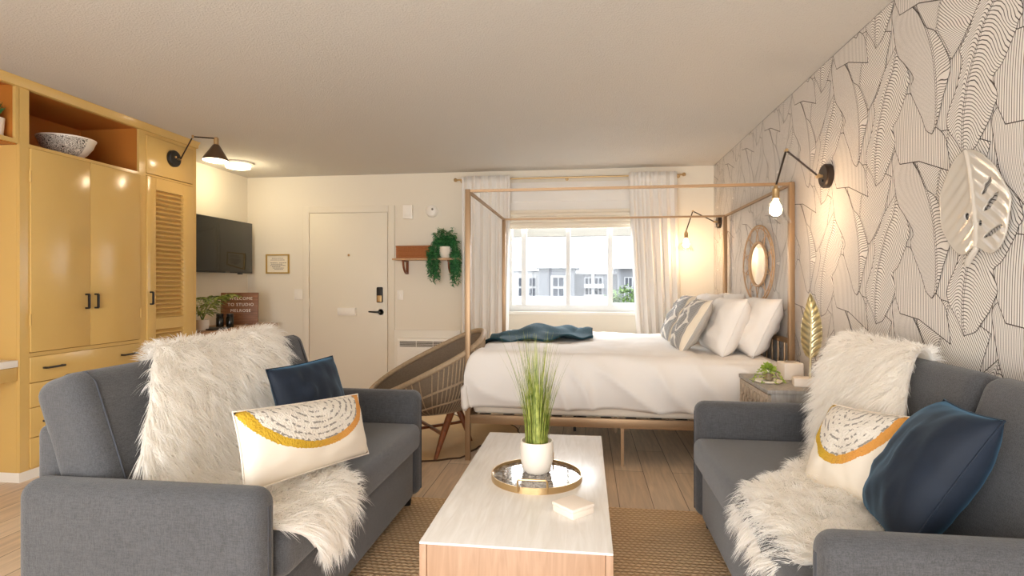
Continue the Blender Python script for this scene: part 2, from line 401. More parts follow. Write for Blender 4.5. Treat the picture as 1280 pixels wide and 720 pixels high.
# ------------------------------------------------------------------ setting
def setting():
    struct(MB().box(XL-.1, XR+.1, YF-.1, YB+.1, -.1, 0).build('floor', M['floor'], smooth=False))
    struct(MB().box(XL-.1, XR+.1, YF-.1, YB+.1, H, H+.1).build('ceiling', M['ceiling'], smooth=False))
    struct(MB().box(XL-.1, XL, YF-.1, YB+.1, 0, H).build('wall_left', M['wall'], smooth=False))
    wx0, wx1, wz0, wz1 = -.85, .62, .90, 2.02                    # window opening in the back wall
    b = MB().box(XL, wx0, YB, YB+.12, 0, H).box(wx1, XR, YB, YB+.12, 0, H).box(wx0, wx1, YB, YB+.12, 0, wz0).box(wx0, wx1, YB, YB+.12, wz1, H)
    struct(b.build('wall_back', M['wall'], smooth=False))
    fx0, fx1, fz0, fz1 = -2.6, .9, .05, 2.15                         # assumed wide glazed opening, unseen behind the camera, added for light
    b = MB().box(XL, fx0, YF-.1, YF, 0, H).box(fx1, XR, YF-.1, YF, 0, H).box(fx0, fx1, YF-.1, YF, fz1, H).box(fx0, fx1, YF-.1, YF, 0, fz0)
    struct(b.build('wall_front', M['wall'], smooth=False))
    w = MB().box(fx0, fx1, YF-.08, YF-.02, fz0, fz0+.06).box(fx0, fx1, YF-.08, YF-.02, fz1-.06, fz1)
    for x in (fx0, (fx0+fx1)/2-.03, fx1-.06): w.box(x, x+.06, YF-.08, YF-.02, fz0+.06, fz1-.06)
    wf = struct(w.build('window_2_assumed', M['upvc'], smooth=False))  # assumed window frame, never in view
    MB().box(fx0+.06, fx1-.06, YF-.055, YF-.05, fz0+.06, fz1-.06).build('pane', M['glass'], wf, smooth=False)
    # back window: frame, mullions, meeting stile, panes
    f = MB(); y0, y1 = YB+.02, YB+.09
    f.box(wx0, wx1, y0, y1, wz0, wz0+.075).box(wx0, wx1, y0, y1, wz1-.05, wz1).box(wx0, wx0+.05, y0, y1, wz0+.075, wz1-.05).box(wx1-.05, wx1, y0, y1, wz0+.075, wz1-.05)
    for x, w_ in ((-.70, .055), (.235, .055)): f.box(x, x+w_, y0, y1, wz0+.075, wz1-.05)
    f.box(-.212, -.165, y0-.005, y1, wz0+.075, wz1-.05)
    wn = struct(f.build('window_1', M['upvc'], smooth=False))
    for a, c in ((wx0+.05, -.70), (-.645, -.212), (-.165, .235), (.29, wx1-.05)):
        MB().box(a, c, YB+.052, YB+.056, wz0+.075, wz1-.05).build('pane', M['glass'], wn, smooth=False)
    MB().box(-.2, -.178, y0-.02, y0-.005, 1.30, 1.42, .003).build('latch', M['upvc'], wn)
    struct(MB().box(wx0-.03, wx1+.03, YB-.045, YB+.02, wz0-.035, wz0, .006).build('window_1_sill', M['trim']))
    c = MB().box(wx0-.07, wx0, YB-.012, YB, wz0, wz1+.07).box(wx1, wx1+.07, YB-.012, YB, wz0, wz1+.07).box(wx0, wx1, YB-.012, YB, wz1, wz1+.07)
    struct(c.build('trim_2', M['trim'], smooth=False))
    # door
    dr = struct(MB().box(-3.141, -2.213, YB-.022, YB, .012, 2.005, .003).build('door_1', M['door']))
    h = MB()
    for z in (1.62, .98, .3): h.box(-3.152, -3.138, YB-.03, YB-.018, z-.05, z+.05, .002).tube([(-3.146, YB-.032, z-.055), (-3.146, YB-.032, z+.055)], .006)
    h.build('hinge', M['door'], dr)
    lk = MB().box(-2.335, -2.262, YB-.045, YB-.02, .99, 1.165, .03, 4).build('keypad_lock', M['black'], dr)
    MB().box(-2.327, -2.27, YB-.052, YB-.044, .995, 1.07, .02, 3).build('brass_plate', M['brass'], lk, label='brass lower half of the keypad lock')
    hd = MB().lathe([(0, -.03), (.034, -.03), (.034, 0)], (-2.289, YB-.022, .883), 20, Matrix.Rotation(-PI/2, 4, 'X') @ Matrix.Scale(-1, 4, (0, 0, 1)))
    hd.tube([(-2.289, YB-.03, .883), (-2.289, YB-.075, .883), (-2.33, YB-.082, .886), (-2.41, YB-.08, .89)], [.012, .012, .011, .008])
    hd.build('lever_handle', M['black'], dr, label='black lever handle')
    MB().box(-2.783, -2.573, YB-.075, YB-.02, .855, .93, .006).box(-2.79, -2.566, YB-.058, YB-.02, .843, .856, .003).build('mail_slot', M['plastic'], dr)
    MB().lathe([(0, 0), (.012, 0), (.012, .01)], (-2.668, YB-.03, 1.528), 12, Matrix.Rotation(-PI/2, 4, 'X')).build('peephole', M['brass'], dr)
    c = MB().box(-3.225, -3.15, YB-.02, YB, 0, 2.085, .004).box(-2.205, -2.13, YB-.02, YB, 0, 2.085, .004).box(-3.15, -2.205, YB-.02, YB, 2.012, 2.085, .004)
    struct(c.build('trim_1', M['wall']))
    b = MB().box(XL, -3.225, YB-.014, YB, 0, .1).box(-2.13, XR, YB-.014, YB, 0, .1)
    struct(b.build('baseboard_back', M['trim'], smooth=False))
    struct(MB().box(XR-.014, XR, YF, YB-.014, 0, .1).build('baseboard_right', M['trim'], smooth=False))
    struct(MB().box(XL, XL+.014, 4.6, YB-.014, 0, .1).build('baseboard_left', M['trim'], smooth=False))

LEAVES = {
'A': ([(2.619, 2.422), (2.653, 2.386), (2.641, 2.302), (2.623, 2.226), (2.601, 2.173), (2.546, 2.116), (2.493, 2.047), (2.513, 1.998), (2.435, 1.866), (2.408, 1.81), (2.372, 1.784)],
  [(2.605, 2.416), (2.525, 2.363), (2.462, 2.295), (2.416, 2.220), (2.387, 2.153), (2.365, 2.083), (2.351, 1.995), (2.348, 1.972), (2.346, 1.885), (2.35, 1.815), (2.368, 1.783)],
  [(2.592, 2.410), (2.522, 2.362), (2.457, 2.294), (2.407, 2.216), (2.348, 2.173), (2.290, 2.086), (2.256, 2.006), (2.274, 1.954), (2.303, 1.897), (2.335, 1.82), (2.364, 1.784)], -1.7, .15, .0125),
'B': ([(2.026, 2.222), (2.109, 2.157), (2.137, 2.124), (2.160, 2.087), (2.204, 2.042), (2.192, 1.997), (2.210, 1.943), (2.232, 1.894), (2.264, 1.847), (2.278, 1.805), (2.264, 1.763), (2.220, 1.71), (2.185, 1.655)],
  [(2.012, 2.235), (2.039, 2.137), (2.065, 2.105), (2.095, 2.066), (2.120, 2.015), (2.142, 1.970), (2.163, 1.922), (2.171, 1.897), (2.183, 1.842), (2.192, 1.788), (2.195, 1.733), (2.194, 1.69), (2.182, 1.652)],
  [(1.985, 2.215), (1.912, 2.059), (1.930, 2.016), (1.942, 1.990), (1.980, 1.935), (2.004, 1.908), (2.039, 1.881), (2.019, 1.818), (2.037, 1.780), (2.057, 1.745), (2.098, 1.70), (2.125, 1.672), (2.179, 1.655)], -.25, -.25, .0135),
'C': ([(2.46, 2.44), (2.469, 2.363), (2.462, 2.309), (2.394, 2.192), (2.365, 2.181), (2.313, 2.107), (2.261, 2.030)],
  [(2.27, 2.41), (2.303, 2.295), (2.327, 2.256), (2.337, 2.201), (2.341, 2.168), (2.300, 2.103), (2.254, 2.028)],
  [(2.05, 2.31), (2.098, 2.189), (2.103, 2.158), (2.125, 2.134), (2.160, 2.103), (2.201, 2.061), (2.245, 2.028)], -1.1, -.6, .0125),
'D': ([(2.546, 1.995), (2.597, 1.935), (2.655, 1.864), (2.628, 1.783), (2.592, 1.712)],
  [(2.517, 1.990), (2.493, 1.904), (2.485, 1.818), (2.462, 1.744), (2.454, 1.695)],
  [(2.493, 1.968), (2.424, 1.860), (2.303, 1.770), (2.270, 1.690), (2.257, 1.616)], 0, 0, 0),
}
def wallpaper_wall():
    b = MB(); b.box(XR, XR+.1, YF, YB+.12, 0, H)
    x0 = XR-.0002
    n = 80                                                            # ground with fine upright lines
    def ground(u, v): return (x0, YF+(YB-YF)*u, H*v)
    b._emit([(x0, YF, 0), (x0, YB, 0), (x0, YB, H), (x0, YF, H)], [(0, 1, 2, 3)], [((0, 0), ((YB-YF)/.0115, 0), ((YB-YF)/.0115+9, 1), (9, 1))])
    def up(L, k=3):                                                   # Catmull-Rom refinement
        out = []
        for i in range(len(L)-1):
            p0, p1, p2, p3 = (Vector(L[max(0, min(len(L)-1, i+d))]) for d in (-1, 0, 1, 2))
            for j in range(k):
                t = j/k; out.append(.5*((2*p1)+(p2-p0)*t+(2*p0-5*p1+4*p2-p3)*t*t+(3*p1-p0-3*p2+p3)*t**3))
        out.append(Vector(L[-1])); return out
    data = {k: (up(l, 6), up(m, 6), up(r, 6), a, c, sp) for k, (l, m, r, a, c, sp) in LEAVES.items()}
    PY, PZ = .608, .638
    ink = MB()
    def okp(y, z): return -1e-6 < z < H+.0 and YF < y < YB
    def clampz(p): return (min(max(p[0], YF), YB), min(max(p[1], 0.), H-.001))
    layer = 0
    def line(pts, w, x):
        for p, q in zip(pts, pts[1:]):
            p, q = Vector(clampz(p)), Vector(clampz(q)); d = q-p
            if d.length < 1e-5: continue
            d.normalize(); nn = Vector((-d.y, d.x))*w; e = d*w*.5
            c = [p-e-nn, q+e-nn, q+e+nn, p-e+nn]
            b.cur = 1; b._emit([(x, max(YF, min(YB, k.x)), min(max(k.y, 0), H-.001)) for k in c], [(0, 1, 2, 3)]); b.cur = 0
    for row in range(-3, 2):
        for key in 'CDBA':
            layer += 1; x = XR-.0003-.00012*layer
            L_, M_, R_, sa, sb, sp = data[key]
            for cidx in range(-6, 7):
                dy = PY*cidx; dz = PZ*row
                if max(p.y for p in M_)+dz < -.3 or min(p.y for p in M_)+dz > H+.1: continue
                if max(p.x for p in L_+R_)+dy < YF or min(p.x for p in L_+R_)+dy > YB: continue
                o = Vector((dy, dz)); s = 0; K = 7
                for side, E, sl in ((0, L_, sa), (1, R_, sb)):
                    s = 0; prev = None; vs = []; uvr = []
                    for i in range(len(M_)):
                        if i: s += (M_[i]-M_[i-1]).length
                        w = (E[i]-M_[i]).length; rowv = []
                        for k in range(K+1):
                            t = k/K; p = clampz(M_[i].lerp(E[i], t)+o)
                            ph = (s+sl*w*t+(.018*math.sin(t*5)*(1 if key == 'B' else .25)))/sp if sp else (p[0]-dy)/.011+(p[1]-dz)*9
                            if sp == 0: ph += .8*math.sin((p[1]-dz)*9)
                            rowv.append((ph, t)); vs.append((x, p[0], p[1]))
                        uvr.append(rowv)
                    fs = []; us = []
                    for i in range(len(M_)-1):
                        for k in range(K):
                            a = i*(K+1)+k; fs.append((a, a+K+1, a+K+2, a+1)); us.append((uvr[i][k], uvr[i+1][k], uvr[i+1][k+1], uvr[i][k+1]))
                    b._emit(vs, fs, us)
                xl = x-.00006
                line([p+o for p in L_], .0015, xl); line([p+o for p in R_], .0015, xl)
                line([L_[-1]+o, M_[-1]+o, R_[-1]+o], .0018, xl)
                line([L_[0]+o, M_[0]+o, R_[0]+o], .0016, xl)
                if key != 'D':
                    line([p+o for p in M_], .0012, xl); line([p+o+Vector((-.009, .001)) for p in M_[:-2]], .001, xl)
    o = b.build('wall_right', [M['wallpaper'], M['ink']], smooth=False); struct(o)

setting(); wallpaper_wall()

# ------------------------------------------------------------------ soft furniture helpers
def pillow_mb(w, h, t, mtx, pinch=.07, seed=0, wr=.006, nu=26, nv=22, sag=0., edge=2.6):
    b = MB()
    for side in (1, -1):
        def fn(u, v):
            a, c = 2*u-1, 2*v-1
            th = t/2*max(0, (1-abs(a)**edge)*(1-abs(c)**edge))**.55
            x = w/2*a*(1-pinch*(1-c*c)); y = h/2*c*(1-pinch*(1-a*a))
            k = (1-abs(a)**6)*(1-abs(c)**6)
            z = side*(th+wr*k*(N3((a*2.2+seed, c*2.6, side*3), 1.3)+.5*N3((a*5, c*2+seed, side), 1.4)))
            y -= sag*(1-a*a)*max(0, c)
            return mtx @ Vector((x, y, z))
        b.grid(fn, nu, nv, uv=(side == 1))
        if side == -1: pass
    return b

def weld(o, d=.0004):
    bm = bmesh.new(); bm.from_mesh(o.data); bmesh.ops.remove_doubles(bm, verts=bm.verts[:], dist=d)
    bmesh.ops.recalc_face_normals(bm, faces=bm.faces[:]); bm.to_mesh(o.data); bm.free(); return o

def seam_mb(w, h, mtx, pinch, r):
    pts = []
    n = 12
    for k in range(4*n):
        s, f = divmod(k, n); f = f/n*2-1
        a, c = ((f, -1), (1, f), (-f, 1), (-1, -f))[s]
        pts.append(mtx @ Vector((w/2*a*(1-pinch*(1-c*c)), h/2*c*(1-pinch*(1-a*a)), 0)))
    return MB().tube(pts, r, 6, closed=True)

# ------------------------------------------------------------------ sofas
def make_sofa(label, loc, rz):
    r = thing('loveseat_sofa', label, 'sofa', loc, rz, 'pair of grey sofas')
    S = M['sofa']
    def P(mb, name, m=S, **k): return lb(mb, name, m, r, **k)
    L = .785
    for sy in (-1, 1):
        a0, a1 = (sy*L, sy*(L-.11)); y0, y1 = min(a0, a1), max(a0, a1)
        arm = P(MB().box(.0, .765, y0, y1, .055, .615, .05, 6), 'armrest')
        for y in (y0+.05, y1-.05): P(MB().tube([(.764, y, .09), (.7645, y, .30), (.764, y, .565)], .0028, 6), 'piping', M['piping'])
    P(MB().box(.03, .742, -L+.11, L-.11, .06, .325, .02, 3), 'base_panel')
    P(MB().box(.12, .785, -L+.113, L-.113, .318, .455, .04, 5), 'seat_cushion')
    P(MB().box(-.03, .07, -.69, .69, .10, .755, .03, 4), 'back_frame')
    m = Matrix.Translation((.30, 0, .36)) @ Matrix.Rotation(-.33, 4, 'Y')
    for k, (y0, y1) in enumerate(((-.70, -.245), (-.245, .245), (.245, .70))):
        P(MB().box(-.17, .0, y0+.002, y1-.002, 0, .60, .055 if k != 1 else .05, 5, m), 'back_cushion')
    for y in (-.63, .63): P(MB().tube([m @ Vector(p) for p in ((.002, y, .03), (.004, y, .3), (.002, y, .55), (-.02, y, .590), (-.085, y, .602), (-.15, y, .59))], .003, 6), 'back_seam', M['piping'])
    for sx in (.08, .69):
        for sy in (-1, 1): P(MB().lathe([(.022, 0), (.03, .07)], (sx, sy*(L-.07), 0), 12), 'foot', M['black'])
    return r
sofa_l = make_sofa('grey fabric sofa on the left, in front of the mustard wardrobe', (-1.645, 2.20, 0.012), 0)
sofa_r = make_sofa('grey fabric sofa on the right, backed against the leaf wallpaper', (1.295, 2.115, 0.012), PI)

# ------------------------------------------------------------------ fur
def fur_throw(name, label, S, nu, nv, count, seed, length=(.035, .062), skin=.012, xmax=9.):
    """S(u,v)->Vector surface; builds the pelt and its strands as one mesh"""
    g = np.random.default_rng(seed)
    P = np.array([[S(i/nu, j/nv) for j in range(nv+1)] for i in range(nu+1)])
    du = np.gradient(P, axis=0); dv = np.gradient(P, axis=1)
    Nn = np.cross(du, dv); Nn /= np.linalg.norm(Nn, axis=2, keepdims=True)+1e-9
    Q = P+Nn*skin
    verts = [P.reshape(-1, 3), Q.reshape(-1, 3)]
    W = nv+1; nvt = (nu+1)*W
    I, J = np.meshgrid(np.arange(nu), np.arange(nv), indexing='ij'); a = (I*W+J).ravel()
    f1 = np.stack([a, a+W, a+W+1, a+1], 1); faces = [f1[:, ::-1], f1+nvt]
    loop = [(i, 0) for i in range(nu+1)]+[(nu, j) for j in range(1, nv+1)]+[(i, nv) for i in range(nu-1, -1, -1)]+[(0, j) for j in range(nv-1, 0, -1)]
    li = np.array([i*W+j for i, j in loop]); faces.append(np.stack([li, np.roll(li, -1), np.roll(li, -1)+nvt, li+nvt], 1))
    area = np.linalg.norm(np.cross(du, dv), axis=2)[:-1, :-1].ravel(); pr = area/area.sum()
    k = g.choice(len(pr), count, p=pr); ci, cj = k//nv, k % nv
    fu, fv = g.random(count), g.random(count)
    edge = g.random(count) < .10                                             # extra strands along the rim
    e = g.integers(0, 4, count)
    fu = np.where(edge & (e == 0), 0, fu); ci = np.where(edge & (e == 0), 0, ci)
    fu = np.where(edge & (e == 1), 1, fu); ci = np.where(edge & (e == 1), nu-1, ci)
    fv = np.where(edge & (e == 2), 0, fv); cj = np.where(edge & (e == 2), 0, cj)
    fv = np.where(edge & (e == 3), 1, fv); cj = np.where(edge & (e == 3), nv-1, cj)
    def lerp(A):
        return (A[ci, cj]*((1-fu)*(1-fv))[:, None]+A[ci+1, cj]*(fu*(1-fv))[:, None]+A[ci, cj+1]*((1-fu)*fv)[:, None]+A[ci+1, cj+1]*(fu*fv)[:, None])
    root = lerp(P); nr = lerp(Nn); tu = lerp(du); tv = lerp(dv)
    tu /= np.linalg.norm(tu, axis=1, keepdims=True); tv /= np.linalg.norm(tv, axis=1, keepdims=True)
    U = (ci+fu)/nu; V = (cj+fv)/nv
    out = tu*((U-.5)*2)[:, None]**5+tv*((V-.5)*2)[:, None]**5                  # lean outward at the rim
    cell = np.floor(root/.022).astype(np.int64); hsh = (cell[:, 0]*73856093 ^ cell[:, 1]*19349663 ^ cell[:, 2]*83492791) % 9973
    tab = g.normal(size=(9973, 3)); cl = tab[hsh]
    d = nr*.75+out*.5+cl*.22+g.normal(size=(count, 3))*.16+tu*.35
    d /= np.linalg.norm(d, axis=1, keepdims=True)
    ln = g.uniform(length[0], length[1], count)*(1+.25*tab[(hsh*7) % 9973, 0].clip(-1, 1))
    grav = np.array([0, 0, -1.])
    SEG = 4; t = np.linspace(0, 1, SEG+1)
    pts = []
    for tt in t:
        p = root+nr*(skin*.6)+d*(ln*tt)[:, None]+(grav*.55+tu*.25+cl*.10)*(ln*tt*tt)[:, None]; pts.append(p)
    side = np.cross(d, g.normal(size=(count, 3))); side /= np.linalg.norm(side, axis=1, keepdims=True)
    sv = []
    for q, (tt, p) in enumerate(zip(t, pts)):
        w = .0013*(1-tt)**.7+.00012
        sv.append(p-side*w); sv.append(p+side*w)
    SV = np.stack(sv, 1).reshape(-1, 3); base = 2*nvt; st = 2*(SEG+1)
    r0 = base+np.arange(count)*st
    for q in range(SEG): faces.append(np.stack([r0+2*q, r0+2*q+1, r0+2*q+3, r0+2*q+2], 1))
    verts.append(SV); VV = np.concatenate(verts).astype(np.float32); FF = np.concatenate(faces).astype(np.int32)
    loc = np.array([(VV[:2*nvt, 0].min()+VV[:2*nvt, 0].max())/2, (VV[:2*nvt, 1].min()+VV[:2*nvt, 1].max())/2, VV[:2*nvt, 2].min()], dtype=np.float32)
    VV[:, 0] = np.minimum(VV[:, 0], xmax); VV = VV-loc
    me = bpy.data.meshes.new(name); me.vertices.add(len(VV)); me.vertices.foreach_set('co', VV.ravel())
    me.loops.add(FF.size); me.loops.foreach_set('vertex_index', FF.ravel())
    me.polygons.add(len(FF)); me.polygons.foreach_set('loop_start', np.arange(len(FF), dtype=np.int32)*4)
    me.polygons.foreach_set('use_smooth', [True]*len(FF)); me.update(calc_edges=True)
    me.materials.append(M['fur'])
    o = bpy.data.objects.new(name, me); COL.objects.link(o); o.location = loc.tolist()
    return tag(o, label, 'throw', 'white fur throws on the sofas')

def path(pts):
    P = [Vector(p) for p in pts]; L = [0]
    for a, c in zip(P, P[1:]): L.append(L[-1]+(c-a).length)
    def f(t):
        s = t*L[-1]
        for i in range(len(P)-1):
            if s <= L[i+1] or i == len(P)-2:
                q = (s-L[i])/(L[i+1]-L[i]); p0, p1, p2, p3 = P[max(i-1, 0)], P[i], P[i+1], P[min(i+2, len(P)-1)]
                return .5*((2*p1)+(p2-p0)*q+(2*p0-5*p1+4*p2-p3)*q*q+(3*p1-p0-3*p2+p3)*q**3)
    return f
# left throw: two guide lines (near rim, far rim) over the back, down onto the seat and over its front
nl = path([(-1.66, 1.90, .80), (-1.60, 1.88, .945), (-1.51, 1.80, .95), (-1.43, 1.68, .83), (-1.37, 1.57, .64), (-1.30, 1.555, .49), (-1.18, 1.55, .475), (-.92, 1.555, .475), (-.85, 1.60, .44), (-.845, 1.66, .37)])
nr_ = path([(-1.66, 2.60, .80), (-1.60, 2.60, .95), (-1.51, 2.58, .955), (-1.42, 2.50, .82), (-1.37, 2.42, .66), (-1.30, 2.36, .50), (-1.18, 2.28, .475), (-.94, 2.08, .475), (-.85, 2.00, .44), (-.84, 1.86, .38)])
def SL(u, v):
    p = nl(u).lerp(nr_(u), v); w = .010*N3((u*5, v*4, 1), 1.5)+.008*math.sin(v*9+u*3)
    return p+Vector((.6, 0, .6))*w+Vector((0, .03*N3((u*6, 3, v*2)), 0))
fur_throw('fur_throw', 'white shaggy fur throw draped over the left sofa', SL, 60, 34, 38000, 3)
fl = path([(1.245, 2.70, .84), (1.225, 2.72, .94), (1.17, 2.74, .95), (1.085, 2.69, .84), (1.03, 2.62, .66), (.97, 2.50, .50), (.85, 2.36, .475), (.62, 2.12, .475), (.555, 2.06, .465), (.53, 2.02, .43)])
fr_ = path([(1.245, 2.20, .84), (1.225, 2.19, .94), (1.17, 2.15, .95), (1.085, 2.06, .83), (1.03, 1.95, .66), (.97, 1.84, .50), (.85, 1.70, .475), (.62, 1.56, .475), (.56, 1.55, .465), (.535, 1.60, .43)])
def SR(u, v):
    p = fl(u).lerp(fr_(u), v); w = .010*N3((u*5, v*4, 7), 1.5)+.008*math.sin(v*8+u*4)
    return p+Vector((-.6, 0, .6))*w+Vector((0, .03*N3((u*6, 9, v*2)), 0))
fur_throw('fur_throw', 'white shaggy fur throw draped over the right sofa', SR, 60, 34, 38000, 5, xmax=XR-.006)

# ------------------------------------------------------------------ cushions
def cushion(name, label, cat, w, h, t, mtx, m, seed, group, pinch=.07, piping=None, wr=.008, pname='piping'):
    loc = mtx.translation.copy(); r = thing(name, label, cat, loc, 0, group)
    weld(pillow_mb(w, h, t, mtx, pinch, seed, wr).build('cover', m, r, angle=80))
    seam_mb(w, h, mtx, pinch, .003).build(pname, piping or m, r, angle=80); return r
CG = 'cushions on the sofas'
cushion('cushion', 'navy velvet cushion leaning at the back of the left sofa', 'cushion', .40, .36, .13,
        axes((-1.165, 2.28, .69), (.25, 1, .02), (-.35, .0, 1)), M['navy'], 1, CG, .04, wr=.014)
cushion('lumbar_cushion', 'cream half-moon cushion lying on the fur of the left sofa', 'cushion', .66, .25, .13,
        axes((-1.0, 1.935, .645), (.22, 1, -.10), (-.30, .0, 1)), M['moon'], 2, CG, .03, M['cream'])
cushion('cushion', 'big navy velvet cushion at the near end of the right sofa', 'cushion', .37, .43, .19,
        axes((.965, 1.745, .665), (-.20, -1, .05), (.5, 0, .8)), M['navy'], 3, CG, .05, wr=.009)
cushion('lumbar_cushion', 'cream half-moon cushion propped against the fur of the right sofa', 'cushion', .38, .33, .15,
        axes((.93, 2.10, .605), (.25, -1, .1), (.45, .15, 1)), M['moon'], 4, CG, .04, M['cream'])

# ------------------------------------------------------------------ coffee table and things on it
def coffee_table():
    x0, x1, y0, y1, z = -.50, .08, 1.645, 2.91, .42
    r = thing('coffee_table', 'pale whitewashed block coffee table on the jute rug', 'table', ((x0+x1)/2, (y0+y1)/2, .012))
    MB().box(x0, x1, y0, y1, z-.008, z, .002).build('table_top', M['whitewash'], r)
    for a, c in ((x0, x0+.022), (x1-.022, x1)): MB().box(a, c, y0, y1, .012, z-.008, .002).build('side_panel', M['washside'], r)
    for a, c in ((y0+.004, y0+.024), (y1-.024, y1-.004)): MB().box(x0+.023, x1-.023, a, c, .03, z-.009, .002).build('end_panel', M['washside'], r)
coffee_table()
def tray():
    c = (-.195, 2.245, .42); r = thing('round_tray', 'round gold-rimmed tray with a mirrored base on the coffee table', 'tray', c)
    R = .182
    lb(MB().lathe([(0, .003), (R-.004, .003), (R-.004, .012), (0, .012)], n=64), 'mirrored_base', M['tray'], r)
    lb(MB().lathe([(R-.005, 0), (R, 0), (R, .024), (R-.005, .024), (R-.005, .0)], n=64), 'rim', M['brass'], r)
    for s in (-1, 1):
        pts = [(-.055, s*(R-.012), .008), (-.055, s*(R-.006), .05), (-.05, s*(R-.004), .056), (.05, s*(R-.004), .056), (.055, s*(R-.006), .05), (.055, s*(R-.012), .008)]
        lb(MB().tube([Vector(p)+Vector((0, s*.008, 0)) for p in pts], .0042, 8), 'tray_handle', M['brass'], r)
M['tray'] = m_tray()
tray()
def grass_pot():
    c = (-.198, 2.29, .432); r = thing('potted_grass', 'tall green grass in a white pot on the round tray', 'potted plant', c)
    lb(MB().lathe([(0, 0), (.045, 0), (.058, .012), (.066, .05), (.068, .10), (.066, .128), (.061, .128), (.060, .112), (0, .112)], n=40), 'pot', M['white'], r)
    b = MB(); g = random.Random(4)
    for k in range(330):
        a = g.uniform(0, 2*PI); q = math.sqrt(g.random())*.048
        base = Vector((q*math.cos(a), q*math.sin(a), .10)); ln = g.uniform(.24, .48) if g.random() < .75 else g.uniform(.1, .24)
        lean = g.uniform(.0, .14)*(q/.048)+g.uniform(-.02, .05); d = Vector((math.cos(a), math.sin(a), 0)); w = g.uniform(.0011, .0021)
        sd = Vector((-math.sin(a+g.uniform(-1, 1)), math.cos(a), 0)).normalized(); vs = []
        S = 6
        for i in range(S+1):
            t = i/S; p = base+Vector((0, 0, ln*t))+d*(lean*ln*2*t*t); ww = w*(1-t**1.6)+.0002
            vs += [p-sd*ww, p+sd*ww]
        b._emit(vs, [(2*i, 2*i+1, 2*i+3, 2*i+2) for i in range(S)])
    lb(b, 'grass', M['grass'], r)
grass_pot()
def white_box():
    r = thing('trinket_box', 'small white square box on the near end of the coffee table', 'box', (-.042, 1.925, .42), math.radians(45))
    lb(MB().box(-.05, .05, -.05, .05, 0, .022, .004), 'base', M['shell'], r)
    lb(MB().box(-.052, .052, -.052, .052, .022, .035, .004), 'lid', M['shell'], r)
white_box()

# ------------------------------------------------------------------ rugs
rug = MB().box(-1.15, .66, .7, 3.03, .0, .012, .004).build('jute_rug', M['jute'], origin='auto'); tag(rug, 'chunky woven tan jute rug under the coffee table', 'rug')
def hide():
    b = MB(); pts = []; g = random.Random(5)
    for k in range(64):
        a = 2*PI*k/64; rr = 1+.10*math.sin(3*a+1)+.07*math.sin(5*a)+.04*math.sin(9*a+2)+.015*math.sin(23*a)
        pts.append((-1.42+.80*rr*math.cos(a), 4.32+.78*rr*math.sin(a)))
    r = thing('hide_rug', 'tan cowhide rug with a wavy edge under the wicker chair', 'rug', (-1.42, 4.32, 0))
    MB().prism(pts, .006, lambda x, y, h: (x, y, .001+h)).build('hide', M['hide'], r)
    MB().tube([(x, y, .005) for x, y in pts], .006, 6, closed=True).build('dark_edge', M['hideedge'], r, label='dark raised edge of the hide')
hide()

# ------------------------------------------------------------------ canopy bed
def bed():
    x0, x1, y0, y1, zt = -.796, 1.292, 3.75, 5.45, 1.845
    r = thing('canopy_bed', 'gold metal four-poster canopy bed against the leaf wallpaper', 'bed', ((x0+x1)/2, 4.6, 0))
    h = .017
    G = M['gold']
    for x in (x0, x1):
        for y in (y0, y1): MB().box(x-h, x+h, y-h, y+h, 0, zt, .002).build('post', G, r)
    k = .009
    for y in (y0, y1): MB().box(x0+h, x1-h, y-k, y+k, zt-.02, zt-.002).build('canopy_rail', G, r, smooth=False)
    for x in (x0, x1): MB().box(x-k, x+k, y0+h, y1-h, zt-.02, zt-.002).build('canopy_rail', G, r, smooth=False)
    for y in (y0, y1): MB().box(x0+h, x1-h, y-.014, y+.014, .252, .312, .002).build('side_rail', G, r)
    MB().box(x0-.014, x0+.014, y0+h, y1-h, .252, .312, .002).build('foot_rail', G, r)
    for x in (.24,):
        for y in (y0+.01, 4.6, y1-.01): MB().box(x-.011, x+.011, y-.011, y+.011, 0, .252).build('leg', G, r, smooth=False)
    MB().box(-.1, -.078, 4.59, 4.61, 0, .252).build('leg', M['black'], r, smooth=False)
    b = MB()
    for k_ in range(12): b.box(x0+.05+k_*.17, x0+.12+k_*.17, y0+.015, y1-.015, .265, .28)
    b.build('slats', M['black'], r, smooth=False)
    hb = MB().box(x1-.012, x1+.012, y0+h, y1-h, .82, .85).box(x1-.012, x1+.012, y0+h, y1-h, .36, .385).build('headboard_rail', G, r, smooth=False)
    for i in range(13):
        y = y0+.12+i*(y1-y0-.24)/12; MB().tube([(x1, y, .385), (x1, y, .82)], .007, 8).build('spindle', G, hb)
    MB().box(x0+.03, x1-.03, y0+.018, y1-.018, .312, .46, .03, 3).build('box_spring', M['sheet'], r)
    MB().box(x0+.03, x1-.03, y0+.018, y1-.018, .46, .70, .05, 4).build('mattress', M['linen'], r)
bed()
